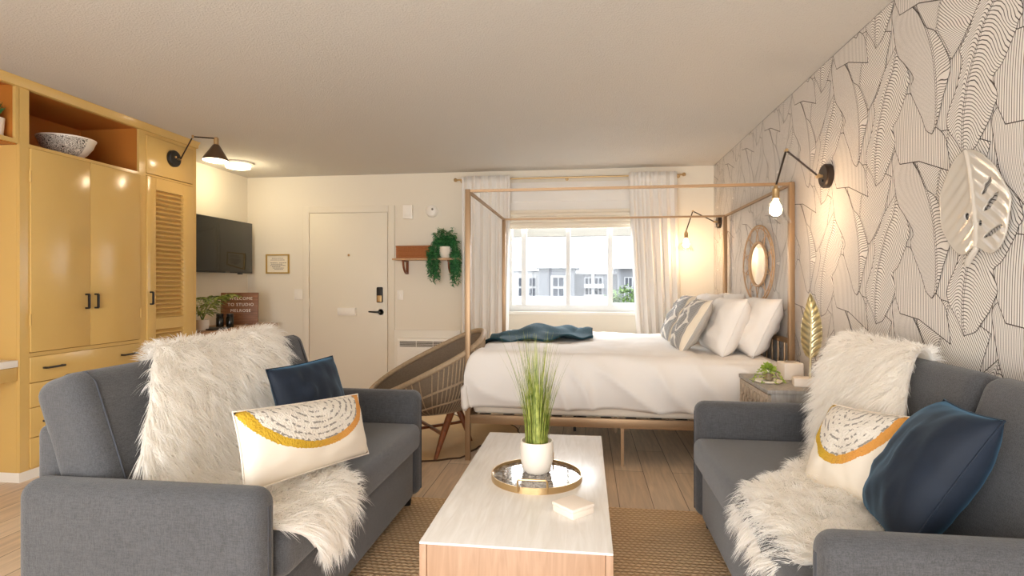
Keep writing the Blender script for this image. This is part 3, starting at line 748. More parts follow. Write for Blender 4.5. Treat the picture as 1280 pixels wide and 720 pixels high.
def duvet():
    top = .735; x_f = -.79; x_h = 1.17; yn = 3.70; yf = 5.50; zb = .372; R = .075; drop = top-zb
    def prof(t, a, c, two):
        """arc length profile: falls at a (and at c when two), returns (pos, drop)"""
        arc = PI/2*R; side = drop-R; flat = (c-a)-R*(2 if two else 1); tot = side+arc+flat+((arc+side) if two else 0); s = t*tot
        if s < side: return a, drop-s
        s -= side
        if s < arc: q = s/R; return a+R*(1-math.cos(q)), R*(1-math.sin(q))
        s -= arc
        if s <= flat or not two: return a+R+s, 0.
        s -= flat
        if s < arc: q = s/R; return c-R+R*math.sin(q), R*(1-math.cos(q))
        return c, R+s-arc
    def fn(u, v):
        x, dx = prof(u, x_f, x_h, False); y, dy = prof(v, yn, yf, True)
        d = max(dx, dy)
        if dx > 0 and dy > 0: d = min(drop, (dx**4+dy**4)**.25)
        z = top-d
        p = Vector((x, y, z)); near = 1 if y < 4.6 else -1
        if d < .05:
            w = .014*N3((x*2.2, y*2.6, 0), 1.3)+.016*abs(N3((x*5+y*2, y*6-x*3, 5)))+.02*N3((x*.9, y*.9, 2))
            # crease fan in the middle of the near rim
            p.z += w*(1-d/.08)
            if x > .75: p.z -= .01
        if dy > .02:
            k = min(1, dy/.12)
            q = (x*1.0+z*1.15); w = .022*(1-abs(math.sin(q*11+3.0*N3((x*2, z*2, 3)))))**1.4*1.9*(.45+.55*min(1, max(0, (x+.5)/.5)))+.012*N3((x*3, z*4, 8))
            bulge = .045*math.sin(PI*min(1, dy/drop)) 
            p.y -= near*k*(w+bulge-.012)
            p.z += .016*N3((x*3, 1, 4))*k
        if dx > .02:
            k = min(1, dx/.12); p.x -= k*(.018*math.sin(PI*min(1, dx/drop))+.012*N3((y*3, z*4, 3)))
        return p
    b = MB().grid(fn, 110, 110)
    o = b.build('duvet', M['linen'], angle=180, origin='auto', solid=.02)
    o.modifiers['thickness'].offset = -1
    tag(o, 'white rumpled duvet spread over the canopy bed', 'bedding')
duvet()
def bed_pillow(label, c, tilt, w, h, t, m, seed, turn=0., name='bed_pillow', cat='pillow', group='white pillows on the bed', side=None):
    up = Vector((math.sin(tilt), 0, math.cos(tilt))); x = Vector((math.sin(turn), -math.cos(turn), 0))
    mtx = axes(c, x, up)
    r = thing(name, label, cat, c, 0, group)
    weld(pillow_mb(w, h, t, mtx, .035, seed, .02, edge=3.6).build('cover', m, r, angle=80))
    seam_mb(w, h, mtx, .035, .003).build('seam', side or m, r, angle=80)
bed_pillow('white pillow leaning on the headboard, nearest the nightstand', (1.165, 4.13, .91), .44, .64, .42, .22, M['linen'], 1)
bed_pillow('white pillow behind the near patterned cushion, in front of another', (.975, 4.17, .905), .40, .64, .42, .22, M['linen'], 2)
bed_pillow('white pillow on the window side of the bed, against the headboard', (1.17, 5.02, .915), .44, .64, .45, .22, M['linen'], 3)
bed_pillow('white pillow behind the far patterned cushion', (1.0, 4.98, .915), .42, .64, .44, .22, M['linen'], 4)
bed_pillow('grey zigzag patterned cushion nearer the camera on the bed', (.755, 4.21, .905), .52, .46, .42, .15, M['aztec'], 5, .0, 'patterned_cushion', 'cushion', 'zigzag cushions on the bed', M['cream'])
bed_pillow('grey zigzag patterned cushion nearer the window on the bed', (.775, 4.86, .91), .50, .46, .44, .15, M['aztec'], 6, .0, 'patterned_cushion', 'cushion', 'zigzag cushions on the bed', M['cream'])
def bed_throw():
    def fn(u, v):
        x = -.80+.86*u; y = 4.22+1.18*v+.25*u*(1-v)+.25*(u-.3)**2
        z = .752+.018*N3((x*3, y*3, 1))+.06*max(0, N3((x*3.2+1, y*2.6, 4), 1.2))+.035*max(0, math.sin(x*7+y*9+2*N3((x*2, y*2, 9))))**2
        z += .08*math.exp(-((x+.42)/.16)**2-((y-5.0)/.22)**2)+.03*math.exp(-((x-.02)/.06)**2)*math.exp(-((y-5.1)/.2)**2)
        if u < .14: z -= .30*(.14-u); x -= .02
        return Vector((x, y, z))
    o = MB().grid(fn, 60, 60).build('blanket', M['teal'], angle=180, origin='auto', solid=.012)
    tag(o, 'dark teal blanket rumpled across the foot of the bed', 'blanket')
bed_throw()

# ------------------------------------------------------------------ nightstand and its things
def nightstand():
    x0, x1, y0, y1, z = .935, 1.318, 3.05, 3.60, .65
    r = thing('nightstand', 'grey wood nightstand with carved drawer fronts beside the bed', 'nightstand', ((x0+x1)/2, (y0+y1)/2, 0))
    g = M['greyplank']
    MB().box(x0, x1, y0, y1, z-.022, z, .002).build('top', g, r)
    MB().box(x0+.02, x1, y0+.004, y1-.004, .13, z-.022, .002).build('carcass', g, r)
    for z0, z1 in ((.385, .622), (.14, .378)):
        b = MB().box(x0+.004, x0+.02, y0+.008, y1-.008, z0, z1, .002)
        n = 7; m_ = 3
        for i in range(n):                                              # carved lattice of raised scales
            for j in range(m_):
                cy = y0+.05+(i+.5*(j % 2))*(y1-y0-.1)/n+.01; cz = z0+.04+j*(z1-z0-.06)/m_
                b.tube([(x0+.004, cy-.026, cz+.055), (x0-.003, cy-.02, cz+.02), (x0-.006, cy, cz), (x0-.003, cy+.02, cz+.02), (x0+.004, cy+.026, cz+.055)], .006, 6)
        d = b.build('drawer', M['carved'], r)
    for x in (x0+.04, x1-.04):
        for y in (y0+.04, y1-.04): MB().tube([(x, y, .13), (x, y, 0)], [.018, .012], 10).build('leg', M['brass'], r)
nightstand()
def succulent():
    c = (1.015, 3.30, .65); r = thing('succulent_planter', 'lime succulent in a small glass pot on the nightstand', 'potted plant', c)
    lb(MB().lathe([(0, 0), (.065, 0), (.075, .008), (.07, .012), (0, .008)], n=28), 'saucer', M['white'], r)
    lb(MB().lathe([(0, .01), (.028, .01), (.034, .06), (.031, .06), (.026, .014), (0, .014)], n=24), 'glass_pot', M['shadeglass'], r)
    lb(MB().lathe([(0, .014), (.025, .015), (.029, .05), (0, .054)], n=20), 'soil', mat('pebbles', (150, 130, 100), .9, var=.4, vscale=200), r)
    b = MB(); g = random.Random(8)
    def leaf(p, d, l, w):
        d = d.normalized(); s = d.cross(Vector((g.uniform(-1, 1), g.uniform(-1, 1), 1))).normalized(); n_ = d.cross(s)
        b._emit([p, p+d*l*.5+s*w+n_*w*.4, p+d*l, p+d*l*.5-s*w+n_*w*.4, p+d*l*.5-n_*w*.7], [(0, 1, 4), (1, 2, 4), (2, 3, 4), (3, 0, 4), (0, 3, 2, 1)])
    for k in range(150):
        a = g.uniform(0, 2*PI); e = g.uniform(.0, 1.4); d = Vector((math.cos(a)*math.sin(e), math.sin(a)*math.sin(e), math.cos(e)))
        leaf(Vector((0, 0, .065))+d*g.uniform(.01, .032), d, g.uniform(.014, .024), .006)
    for k in range(8):
        a = k*2*PI/8+.2; pp = Vector((.03*math.cos(a), .03*math.sin(a), .055))
        for q in range(8):
            p = pp+Vector((math.cos(a)*.009*q, math.sin(a)*.009*q, .012*math.sin(q*.7)-.0062*q+.006))
            for w_ in range(3): leaf(p, Vector((g.uniform(-1, 1), g.uniform(-1, 1), g.uniform(-.2, .8))), .013, .004)
    lb(b, 'leaves', M['lime'], r)
succulent()
def feather():
    c = (1.20, 3.20, .65); r = thing('feather_sculpture', 'gold feather sculpture on a white base on the nightstand', 'sculpture', c, math.radians(-12))
    lb(MB().box(-.085, .085, -.05, .05, 0, .045, .004), 'base', M['shell'], r)
    lb(MB().tube([(0, 0, .045), (.002, 0, .2), (.004, 0, .36), (-.012, 0, .47)], [.006, .005, .004, .002], 8), 'quill', M['feather'], r)
    b = MB()
    def fn(side):
        def f(u, v):
            t = .16+.84*u; w = .052*math.sin(PI*min(1, (u*.93+.07))**.75)**.8*(1 if u < .98 else .6)
            rip = .006*math.sin(u*62-v*5)*v
            return Vector((side*(w*v)+.004*t-.016*max(0, u-.75)*4*.5, -.002-.022*v*v+rip, .045+.10+.335*u+.028*(v-.3*v*v)))
        return f
    for s in (-1, 1): b.grid(fn(s), 96, 8)
    lb(b, 'vane', M['feather'], r, angle=60, solid=.002)
feather()
def block():
    r = thing('tissue_box', 'small white cube box beside the gold feather', 'box', (1.17, 3.415, .65), .1)
    lb(MB().box(-.055, .055, -.055, .055, 0, .10, .008, 3), 'box_body', M['shell'], r)
    lb(MB().lathe([(.02, .1005), (.024, .101)], n=20, sx=1.4), 'slot', M['printgrey'], r)
block()

# ------------------------------------------------------------------ things on the right wall
def swing_sconce(label, y, z, elbow, sock, big):
    r = thing('wall_sconce', label, 'lamp', (XR, y, z-.07), 0, 'clear bulb swing-arm sconces on the wallpaper')
    R = Matrix.Rotation(-PI/2, 4, 'Y')
    MB().lathe([(0, .034), (.058, .034), (.066, .026), (.066, 0)], (XR-.004, y, z), 32, R).build('wall_plate', M['bronze'], r)
    MB().box(XR-.046, XR-.038, y-.014, y+.002, z-.034, z-.02, .002).build('rotary_switch', M['black'], r)
    k0 = Vector((XR-.06, y, z)); E = Vector(elbow); S = Vector(sock)
    MB().tube([(XR-.03, y, z), tuple(k0)], .009, 10).tube([k0+Vector((0, -.012, 0)), k0+Vector((0, .012, 0))], .011, 10).build('pivot', M['brass'], r)
    MB().tube([k0, E], .0055, 8).build('lower_arm', M['bronze'], r)
    MB().tube([E+Vector((0, -.012, 0)), E+Vector((0, .012, 0))], .009, 10).build('elbow_joint', M['brass'], r)
    MB().tube([E, S+Vector((0, 0, .02))], .0055, 8).build('upper_arm', M['bronze'], r)
    MB().lathe([(0, .03), (.008, .028), (.012, .01), (.019, .004), (.019, -.045), (.021, -.05), (0, -.05)], S, 20).build('socket', M['brass'], r)
    b = S+Vector((0, 0, -.05))
    MB().lathe([(.012, 0), (.014, -.012), (.03, -.045), (.033, -.062), (.028, -.082), (.015, -.093), (0, -.096)], b, 20).build('bulb', M['bulb'], r)
    sh = MB().lathe([(.021, -.02), (.024, -.024), (.098, -.135), (.096, -.135), (.022, -.024)], b+Vector((0, 0, .01)), 36,
                    Matrix.Rotation(.12, 4, 'Y')); sh.build('glass_shade', M['shadeglass'], r)
    return b
b1 = swing_sconce('clear glass sconce on the wallpaper, nearer the camera', 3.29, 1.796, (1.107, 3.29, 1.944), (1.052, 3.29, 1.725), True)
b2 = swing_sconce('clear glass sconce on the wallpaper, by the window curtain', 5.80, 1.82, (1.065, 5.80, 1.93), (1.00, 5.80, 1.71), False)
def mirror():
    yc, zc, a, c = 4.53, 1.352, .40, .305
    r = thing('rattan_mirror', 'oval rattan mirror on the wallpaper above the bed', 'mirror', (XR, yc, zc-c))
    def el(k, s, dx=0, n=64): return [(XR-.02-dx, yc+a*s*math.cos(2*PI*i/n+k), zc+c*s*math.sin(2*PI*i/n+k)) for i in range(n)]
    b = MB(); n = 48; P = el(0, .53, -.004, n); b._emit([(XR-.012, yc, zc)]+P, [(0, 1+i, 1+(i+1) % n) for i in range(n)]); b.build('mirror_glass', M['mirror'], r)
    MB().tube(el(0, .55), .010, 8, closed=True).build('inner_ring', M['rattan'], r)
    MB().tube(el(0, .97), .006, 8, closed=True).tube(el(0, .91, .006), .0045, 6, closed=True).build('outer_ring', M['rattan'], r)
    for i in range(10):
        t0 = 2*PI*i/10; pts = []
        for q in range(13):
            s = q/12; t = t0+(s-.5)*.9; rr = .57+.40*math.sin(PI*s)**.8
            pts.append((XR-.022, yc+a*rr*math.cos(t), zc+c*rr*math.sin(t)))
        MB().tube(pts, .0035, 6).build('petal_loop', M['rattan'], r)
mirror()
def leaf_dish():
    # outline in wall coordinates (y grows away from the camera), relief towards the room
    yc, zc = 2.105, 1.47
    r = thing('leaf_wall_dish', 'glossy white ceramic leaf dish hung on the wallpaper', 'wall decoration', (XR, yc, zc-.2))
    holes = [(-.065, .055, .036, .012, .75), (-.085, .0, .045, .013, .6), (-.098, -.098, .048, .010, .35), (.035, -.035, .011, .013, 0), (-.032, -.064, .011, .010, 0)]
    def edge(t):                                                       # 0..2pi from the notch at the stem
        w = .172*(1+.018*math.sin(7*t)+.012*math.sin(11*t)); h = .195
        x = w*math.sin(t)*(1-.22*math.cos(t)*-1*.0) ; y = -h*math.cos(t)
        x *= (1-.28*max(0, y/h)**1.5); y += .05*math.exp(-(math.sin(t/2)/.16)**2)
        return x+.028*(y/h), y
    NR, NT_ = 110, 360; vs = []; fs = []
    def shape(s, t):
        ex, ey = edge(t); x = ex*s+.01*(1-s)*0; y = ey*s
        side = abs(x-.028*(y/.195)); z = .016+.010*s**3
        z += .006*math.exp(-(side/.006)**2)                             # midrib
        ph = y*1.0+side*.75; z += .0015*math.sin(ph*2*PI/.048)*min(1, side/.03)*(1-s**6)
        return x, y, z
    def inhole(x, y):
        for hx, hy, l, w, an in holes:
            ca, sa = math.cos(an), math.sin(an); px, py = x-hx, y-hy; u = px*-ca+py*sa; v = px*sa+py*ca
            if (u/l)**2+(v/w)**2 < 1: return True
        return False
    for i in range(NR+1):
        for j in range(NT_):
            x, y, z = shape(max(i/NR, .001), 2*PI*j/NT_); vs.append((XR-z, yc+x, zc+y))
    for i in range(NR):
        for j in range(NT_):
            q = (i*NT_+j, i*NT_+(j+1) % NT_, (i+1)*NT_+(j+1) % NT_, (i+1)*NT_+j)
            cx = sum(vs[k][1] for k in q)/4-yc; cy = sum(vs[k][2] for k in q)/4-zc
            if not inhole(cx, cy): fs.append(q)
    b = MB(); b._emit(vs, fs); b.build('leaf_blade', M['gloss'], r, angle=80, solid=.006)
    MB().tube([(XR-.022, yc-.01, zc-.10), (XR-.022, yc-.018, zc-.15), (XR-.026, yc+.012, zc-.185), (XR-.022, yc+.03, zc-.205)], [.007, .009, .011, .009], 10).build('stem', M['gloss'], r)
leaf_dish()

# ------------------------------------------------------------------ built-in cupboards on the left
def pull(parent, c, vertical):
    x, y, z = c; l = .062
    if vertical: pts = [(x, y, z-l*.75), (x+.026, y, z-l*.75), (x+.026, y, z+l*.75), (x, y, z+l*.75)]
    else: pts = [(x, y-l, z), (x+.026, y-l, z), (x+.026, y+l, z), (x, y+l, z)]
    b = MB()
    for p, q in zip(pts, pts[1:]): b.tube([p, q], .008, 4, square=True)
    return b.build('handle', M['black'], parent, smooth=False)
def cupboards():
    Y = M['yellow']; d = XC
    # wardrobe with an open top bay, two doors and four drawers
    y0, y1 = 2.958, 3.905
    r = thing('wardrobe', 'mustard yellow built-in wardrobe with two doors and drawers below', 'wardrobe', ((XL+d)/2, (y0+y1)/2, 0), 0, 'mustard built-in units')
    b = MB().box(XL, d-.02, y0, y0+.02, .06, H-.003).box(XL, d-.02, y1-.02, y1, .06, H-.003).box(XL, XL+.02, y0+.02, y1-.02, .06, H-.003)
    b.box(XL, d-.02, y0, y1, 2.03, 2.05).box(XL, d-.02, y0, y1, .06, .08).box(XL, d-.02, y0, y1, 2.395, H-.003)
    b.build('carcass', M['amber'], r, smooth=False, label='deep amber inside')
    MB().box(XL+.02, d-.02, y0-.0015, y0, .06, 2.04).build('side_panel', Y, r, smooth=False)
    f = MB().box(d-.02, d, y0, y0+.058, .06, H-.003).box(d-.02, d, y1-.035, y1, .06, H-.003).box(d-.02, d, y0+.058, y1-.035, 2.385, H-.003).box(d-.02, d, y0+.058, y1-.035, 2.035, 2.056).box(d-.02, d, y0+.058, y1-.035, .752, .776).box(d-.02, d, y0+.058, y1-.035, .06, .07)
    f.build('face_frame', Y, r, smooth=False)
    ya, yb = y0+.06, y1-.037; ym = (ya+yb)/2-.01
    for k, (a, c, hy) in enumerate(((ya, ym-.0015, ym-.036), (ym+.0015, yb, ym+.036))):
        D = MB().box(d-.018, d+.012, a, c, .78, 2.032, .003).build('door', Y, r)
        pull(D, (d+.012, hy, 1.083), True)
        hb = MB()
        for z in (1.86, .98): hb.tube([(d+.010, ya-.004 if k == 0 else yb+.004, z-.035), (d+.010, ya-.004 if k == 0 else yb+.004, z+.035)], .007, 8)
        hb.build('hinge', Y, D)
    for z0, z1, zh in ((.592, .75, .675), (.44, .588, .513), (.255, .436, .342), (.072, .251, .155)):
        D = MB().box(d-.018, d+.008, ya, yb, z0, z1, .003).build('drawer', Y, r)
        pull(D, (d+.008, ya+.145, zh), False); pull(D, (d+.008, yb-.11, zh+.005), False)
    MB().box(d-.03, d-.004, y0, y1, 0, .06).box(XL, d-.03, y0, y0+.02, 0, .06).build('plinth', M['trim'], r, smooth=False)
    # louvered closet
    y0, y1 = 3.905, 4.50
    r = thing('louvered_closet', 'mustard yellow narrow closet with a slatted door beside the television', 'closet', ((XL+d)/2, (y0+y1)/2, 0), 0, 'mustard built-in units')
    b = MB().box(XL, d-.02, y1-.02, y1, .06, H-.003).box(XL, d-.02, y0, y1, 2.395, H-.003).box(XL, XL+.02, y0, y1-.02, .06, H-.003).box(XL, d-.02, y0, y1, .06, .08).box(XL+.02, d-.03, y0+.001, y0+.01, .08, 2.395)
    b.build('carcass', Y, r, smooth=False)
    MB().box(d-.02, d, y0, y0+.03, .06, H-.003).box(d-.02, d, y1-.045, y1, .06, H-.003).box(d-.02, d, y0+.03, y1-.045, 2.36, H-.003).box(d-.02, d, y0+.03, y1-.045, 2.045, 2.06).build('face_frame', Y, r, smooth=False)
    MB().box(d-.018, d+.008, y0+.032, y1-.047, 2.064, 2.357, .003).build('upper_door', Y, r)
    a, c = y0+.032, y1-.047; s = .088
    D = MB().box(d-.018, d+.012, a, a+s, .08, 2.04, .003).box(d-.018, d+.012, c-s-.035, c, .08, 2.04, .003)
    for z0, z1 in ((1.945, 2.04), (.84, .93), (.08, .2)): D.box(d-.018, d+.012, a+s, c-s-.035, z0, z1)
    D = D.build('louvered_door', Y, r)
    def slats(z0, z1, n):
        b = MB()
        for i in range(n):
            z = z0+(i+.5)*(z1-z0)/n; m = Matrix.Translation((d-.004, 0, z)) @ Matrix.Rotation(math.radians(38), 4, 'Y')
            b.box(-.021, .021, a+s-.004, c-s-.031, -.0035, .0035, mtx=m)
        return b
    slats(.93, 1.945, 28).build('louver_slats', Y, D, smooth=False); slats(.2, .84, 18).build('louver_slats', Y, D, smooth=False)
    MB().box(d-.018, d-.016, a+s, c-s-.035, .2, 1.945).build('louver_back', Y, D, smooth=False)
    pull(D, (d+.012, a+.028, 1.09), True)
    hb = MB()
    for z in (1.80, 1.72, .4): hb.tube([(d+.008, c+.006, z-.035), (d+.008, c+.006, z+.035)], .006, 8)
    hb.build('hinge', Y, D)
    MB().box(d-.03, d-.004, y0, y1, 0, .06).build('plinth', M['trim'], r, smooth=False)
    # desk bay with an open overhead cabinet
    y0, y1 = 1.35, 2.955
    r = thing('desk_unit', 'mustard yellow built-in desk bay with white top and open overhead cabinet', 'desk', ((XL+d)/2, (y0+y1)/2, 0), 0, 'mustard built-in units')
    MB().box(XL, d-.004, y0+.02, y1-.002, .70, .742, .003).build('desktop', M['plastic'], r)
    MB().box(d-.04, d-.01, y0+.02, y1-.002, .616, .698, .002).build('apron', Y, r)
    MB().box(XL, d-.02, y0, y0+.02, 0, H-.003).build('end_panel', Y, r, smooth=False)
    MB().box(XL, XL+.012, y0+.02, y1-.002, 0, 2.04).build('back_panel', Y, r, smooth=False)
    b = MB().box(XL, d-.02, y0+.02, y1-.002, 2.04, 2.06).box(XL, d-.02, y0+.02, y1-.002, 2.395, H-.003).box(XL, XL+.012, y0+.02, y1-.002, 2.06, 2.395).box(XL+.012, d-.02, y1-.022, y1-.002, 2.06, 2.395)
    b.build('overhead_cabinet', M['amber'], r, smooth=False, label='deep amber inside')
    MB().box(d-.02, d, y0+.02, y1-.002, 2.385, H-.003).box(d-.02, d, y0+.02, y1-.002, 2.045, 2.07).box(d-.02, d, y1-.022, y1-.002, 2.07, 2.385).build('face_frame', Y, r, smooth=False)
    struct(MB().prism([(0, 2.385), (.012, 2.388), (.016, 2.41), (.03, 2.43), (.034, H-.002), (0, H-.002)], 3.16, lambda x, z, h: (d+.001+x, 1.35+h, z)).build('trim_3', Y))
cupboards()
def bowl():
    r = thing('bowl', 'white and black scribbled bowl in the open bay of the wardrobe', 'bowl', (-3.56, 3.44, 2.051))
    lb(MB().lathe([(0, 0), (.06, 0), (.066, .012), (.115, .05), (.15, .10), (.166, .145), (.158, .147), (.142, .10), (.105, .055), (.055, .02), (0, .018)], n=48), 'bowl_body', M['scribble'], r)
    lb(MB().lathe([(.158, .143), (.168, .143), (.17, .152), (.158, .152), (.158, .143)], n=48), 'rim', M['white'], r)
bowl()
def leafy(b, p, d, l, w, g, droop=.3, n=5):
    d = Vector(d).normalized(); s = d.cross(Vector((0, 0, 1))); s = s.normalized() if s.length > .01 else Vector((1, 0, 0))
    s = (s+Vector((0, 0, g.uniform(-.6, .6)))).normalized(); vs = []
    for i in range(n+1):
        t = i/n; q = Vector(p)+d*l*t-Vector((0, 0, droop*l*t*t)); ww = w*math.sin(PI*min(1, t*.92+.08))**.8
        vs += [q-s*ww, q+s*ww]
    b._emit(vs, [(2*i, 2*i+1, 2*i+3, 2*i+2) for i in range(n)])
def niche_plant():
    r = thing('potted_plant', 'dark trailing plant in a pale pot inside the overhead cabinet', 'potted plant', (-3.455, 2.872, 2.071))
    lb(MB().lathe([(0, 0), (.042, 0), (.05, .11), (.044, .11), (.04, .09), (0, .09)], n=24), 'pot', M['shell'], r)
    b = MB(); g = random.Random(3)
    for k in range(34):
        a = g.uniform(0, 2*PI); leafy(b, (0, 0, .09), (math.cos(a)+.2, math.sin(a)*.22-.05, g.uniform(.9, 2)), g.uniform(.09, .17), .007, g, .25)
    lb(b, 'leaves', M['green'], r)
niche_plant()
def cone_sconce():
    y, z = 4.21, 2.232
    r = thing('cone_sconce', 'bronze cone-shade swing-arm sconce on the mustard closet', 'lamp', (XC, y, z-.07))
    R = Matrix.Rotation(PI/2, 4, 'Y'); x = XC+.008
    MB().lathe([(0, .03), (.06, .03), (.068, .022), (.068, 0)], (x, y, z), 32, R).build('wall_plate', M['black'], r)
    k = Vector((x+.055, y+.02, z)); E = Vector((-3.10, 4.088, 2.372)); S = Vector((-3.0, 4.232, 2.392))
    MB().tube([(x+.02, y+.02, z), k], .009, 10).lathe([(.0, .04), (.01, .038), (.01, .02)], (x, y-.01, z+.01), 12, R).build('pivot', M['brass'], r)
    MB().tube([k, E], .0055, 8).build('lower_arm', M['bronze'], r)
    MB().tube([E+Vector((0, 0, -.012)), E+Vector((0, 0, .012))], .009, 10).build('elbow_joint', M['brass'], r)
    MB().tube([E, S], .0055, 8).build('upper_arm', M['bronze'], r)
    MB().lathe([(0, .012), (.012, .008), (.019, 0), (.019, -.055), (0, -.055)], S, 20).build('socket', M['brass'], r)
    tilt = Matrix.Rotation(-.06, 4, 'X')
    MB().lathe([(.02, 0), (.026, -.004), (.105, -.135), (.102, -.135), (.024, -.008), (.02, -.004)], S+Vector((0, 0, -.052)), 40, tilt).build('cone_shade', M['shadebrown'], r)
    MB().lathe([(.0, -.045), (.022, -.055), (.032, -.085), (.025, -.112), (0, -.122)], S+Vector((0, 0, -.05)), 16).build('bulb', M['bulb'], r)
    MB().lathe([(0, -.128), (.098, -.130), (.098, -.133), (0, -.133)], S+Vector((0, 0, -.052)), 32, tilt).build('diffuser', M['shadeinside'], r)
    return S
cs = cone_sconce()
def ceiling_lamp():
    c = (-3.52, 5.31, 0); r = thing('ceiling_light', 'round flush ceiling light in the far left corner', 'lamp', (c[0], c[1], H-.07))
    MB().lathe([(.15, H-.001), (.15, H-.018), (.125, H-.022), (.125, H-.001)], c, 40).build('ceiling_ring', M['trim'], r)
    MB().lathe([(.115, H-.02), (.122, H-.03), (.115, H-.055), (.08, H-.064), (0, H-.067)], c, 40).build('diffuser', M['lampglow'], r)
ceiling_lamp()

# ------------------------------------------------------------------ left back corner
def tv():
    x = -3.77; y0, y1, z0, z1 = 4.94, 5.955, 1.318, 1.888
    r = thing('wall_mounted_television', 'flat black television mounted on the left wall', 'television', (XL, (y0+y1)/2, z0))
    MB().box(x-.045, x-.004, y0, y1, z0, z1, .004).build('bezel', M['black'], r)
    MB().box(x-.004, x, y0+.008, y1-.008, z0+.016, z1-.008, .001).build('screen', M['screen'], r)
    MB().box(x-.002, x+.002, y0+.53, y0+.60, z0+.003, z0+.012).build('nameplate', M['printgrey'], r, smooth=False)
    MB().box(x-.03, x+.004, y1-.24, y1-.19, z0-.012, z0, .002).build('sensor', M['black'], r)
    MB().box(XL+.003, x-.045, y0+.4, y0+.62, z0+.18, z0+.4).build('wall_bracket', M['black'], r, smooth=False)
tv()
def console():
    x0, x1, y0, y1, z = -3.905, -3.46, 4.53, 5.95, .762
    r = thing('console_cabinet', 'brown wood console along the left wall below the television', 'cabinet', ((x0+x1)/2, (y0+y1)/2, 0))
    W = M['oakwood']
    MB().box(x0, x1, y0, y1, z-.035, z, .003).build('top', W, r)
    MB().box(x0+.01, x1-.03, y0+.02, y1-.02, .08, z-.035, .002).build('body', W, r)
    n = 3
    for i in range(n):
        a = y0+.03+i*(y1-y0-.06)/n; D = MB().box(x1-.03, x1-.012, a, a+(y1-y0-.06)/n-.006, .10, z-.05, .003).build('door', W, r)
        pull(D, (x1-.012, a+.4, .6), True)
    for x in (x0+.04, x1-.06):
        for y in (y0+.06, y1-.06): MB().tube([(x, y, .08), (x, y, 0)], .018, 10).build('leg', M['black'], r)
console()
def text_mesh(s, size, fnmat, m, name, parent, spacing=1.15, label=None):
    cu = bpy.data.curves.new(name, 'FONT'); cu.body = s; cu.size = size; cu.align_x = 'CENTER'; cu.align_y = 'CENTER'; cu.space_character = spacing; cu.extrude = .0012
    t = bpy.data.objects.new(name+'_tmp', cu); COL.objects.link(t); bpy.context.view_layer.update()
    dg = bpy.context.evaluated_depsgraph_get(); me = bpy.data.meshes.new_from_object(t.evaluated_get(dg)); me.name = name
    bpy.data.objects.remove(t); bpy.data.curves.remove(cu)
    me.transform(world(parent).inverted() @ fnmat); me.materials.clear(); me.materials.append(m)
    o = bpy.data.objects.new(name, me); COL.objects.link(o); o.parent = parent
    if label: o['label'] = label
def letter_board():
    r = thing('letter_board', 'square wooden letter board with white welcome lettering on the console', 'sign', (-3.70, 5.60, .762), math.radians(14))
    tl = Matrix.Rotation(-.06, 4, 'X')
    lb(MB().box(-.192, .192, -.012, .012, .0, .345, .003, mtx=tl), 'board', M['boardwood'], r)
    g = MB()
    for i in range(9): g.box(-.187, .187, -.0135, -.0125, .03+i*.037, .032+i*.037, mtx=tl)
    lb(g, 'groove', mat('groove_shadow_wood', (92, 54, 34), .7), r, smooth=False)
    for s, z in (('WELCOME', .28), ('TO STUDIO', .215), ('MELROSE', .15)):
        m = world(r) @ tl @ Matrix.Translation((.015, -.0145, z)) @ Matrix.Rotation(PI/2, 4, 'X')
        text_mesh(s, .044, m, M['plastic'], 'lettering', r, 1.2)
letter_board()
def canister(label, loc):
    r = thing('canister', label, 'jar', loc, 0, 'black jars before the letter board')
    lb(MB().lathe([(0, 0), (.034, 0), (.036, .006), (.036, .095), (.028, .108), (0, .108)], n=24), 'jar', M['screen'], r)
    lb(MB().lathe([(.031, .106), (.033, .11), (.033, .135), (.028, .138), (0, .138)], n=24), 'lid', M['black'], r)
canister('black jar before the letter board, next to the palm', (-3.66, 5.22, .762))
canister('black jar before the letter board, farther from the palm', (-3.585, 5.27, .762))
tr = MB().box(-3.72, -3.48, 4.86, 5.12, .762, .776, .004).build('serving_tray', M['black'], origin='auto'); tag(tr, 'flat black tray on the console under the palm fronds', 'tray')
def palm():
    r = thing('potted_palm', 'small green palm on the console behind the closet edge', 'potted plant', (-3.60, 4.88, .762))
    lb(MB().lathe([(0, 0), (.05, 0), (.065, .10), (.058, .10), (.055, .085), (0, .085)], n=24), 'pot', M['white'], r)
    g = random.Random(12)
    for k in range(9):
        a = k*2*PI/9+.35; b = MB(); L_ = g.uniform(.36, .48); pts = []
        for i in range(9):
            t = i/8; pts.append(Vector((math.cos(a)*.62*L_*t**1.3, math.sin(a)*.62*L_*t**1.3, .08+L_*(t-.42*t**3))))
        b.tube(pts, [.003*(1-.7*i/8) for i in range(9)], 5)
        for i in range(2, 9):
            for s in (-1, 1, -.8, .8):
                d = Vector((math.cos(a+s*.9), math.sin(a+s*.9), .35)); leafy(b, pts[i]-(pts[i]-pts[i-1])*(.4 if abs(s) < 1 else 0), d, g.uniform(.12, .17), .009, g, .5)
        lb(b, 'frond', M['palm'], r)
palm()
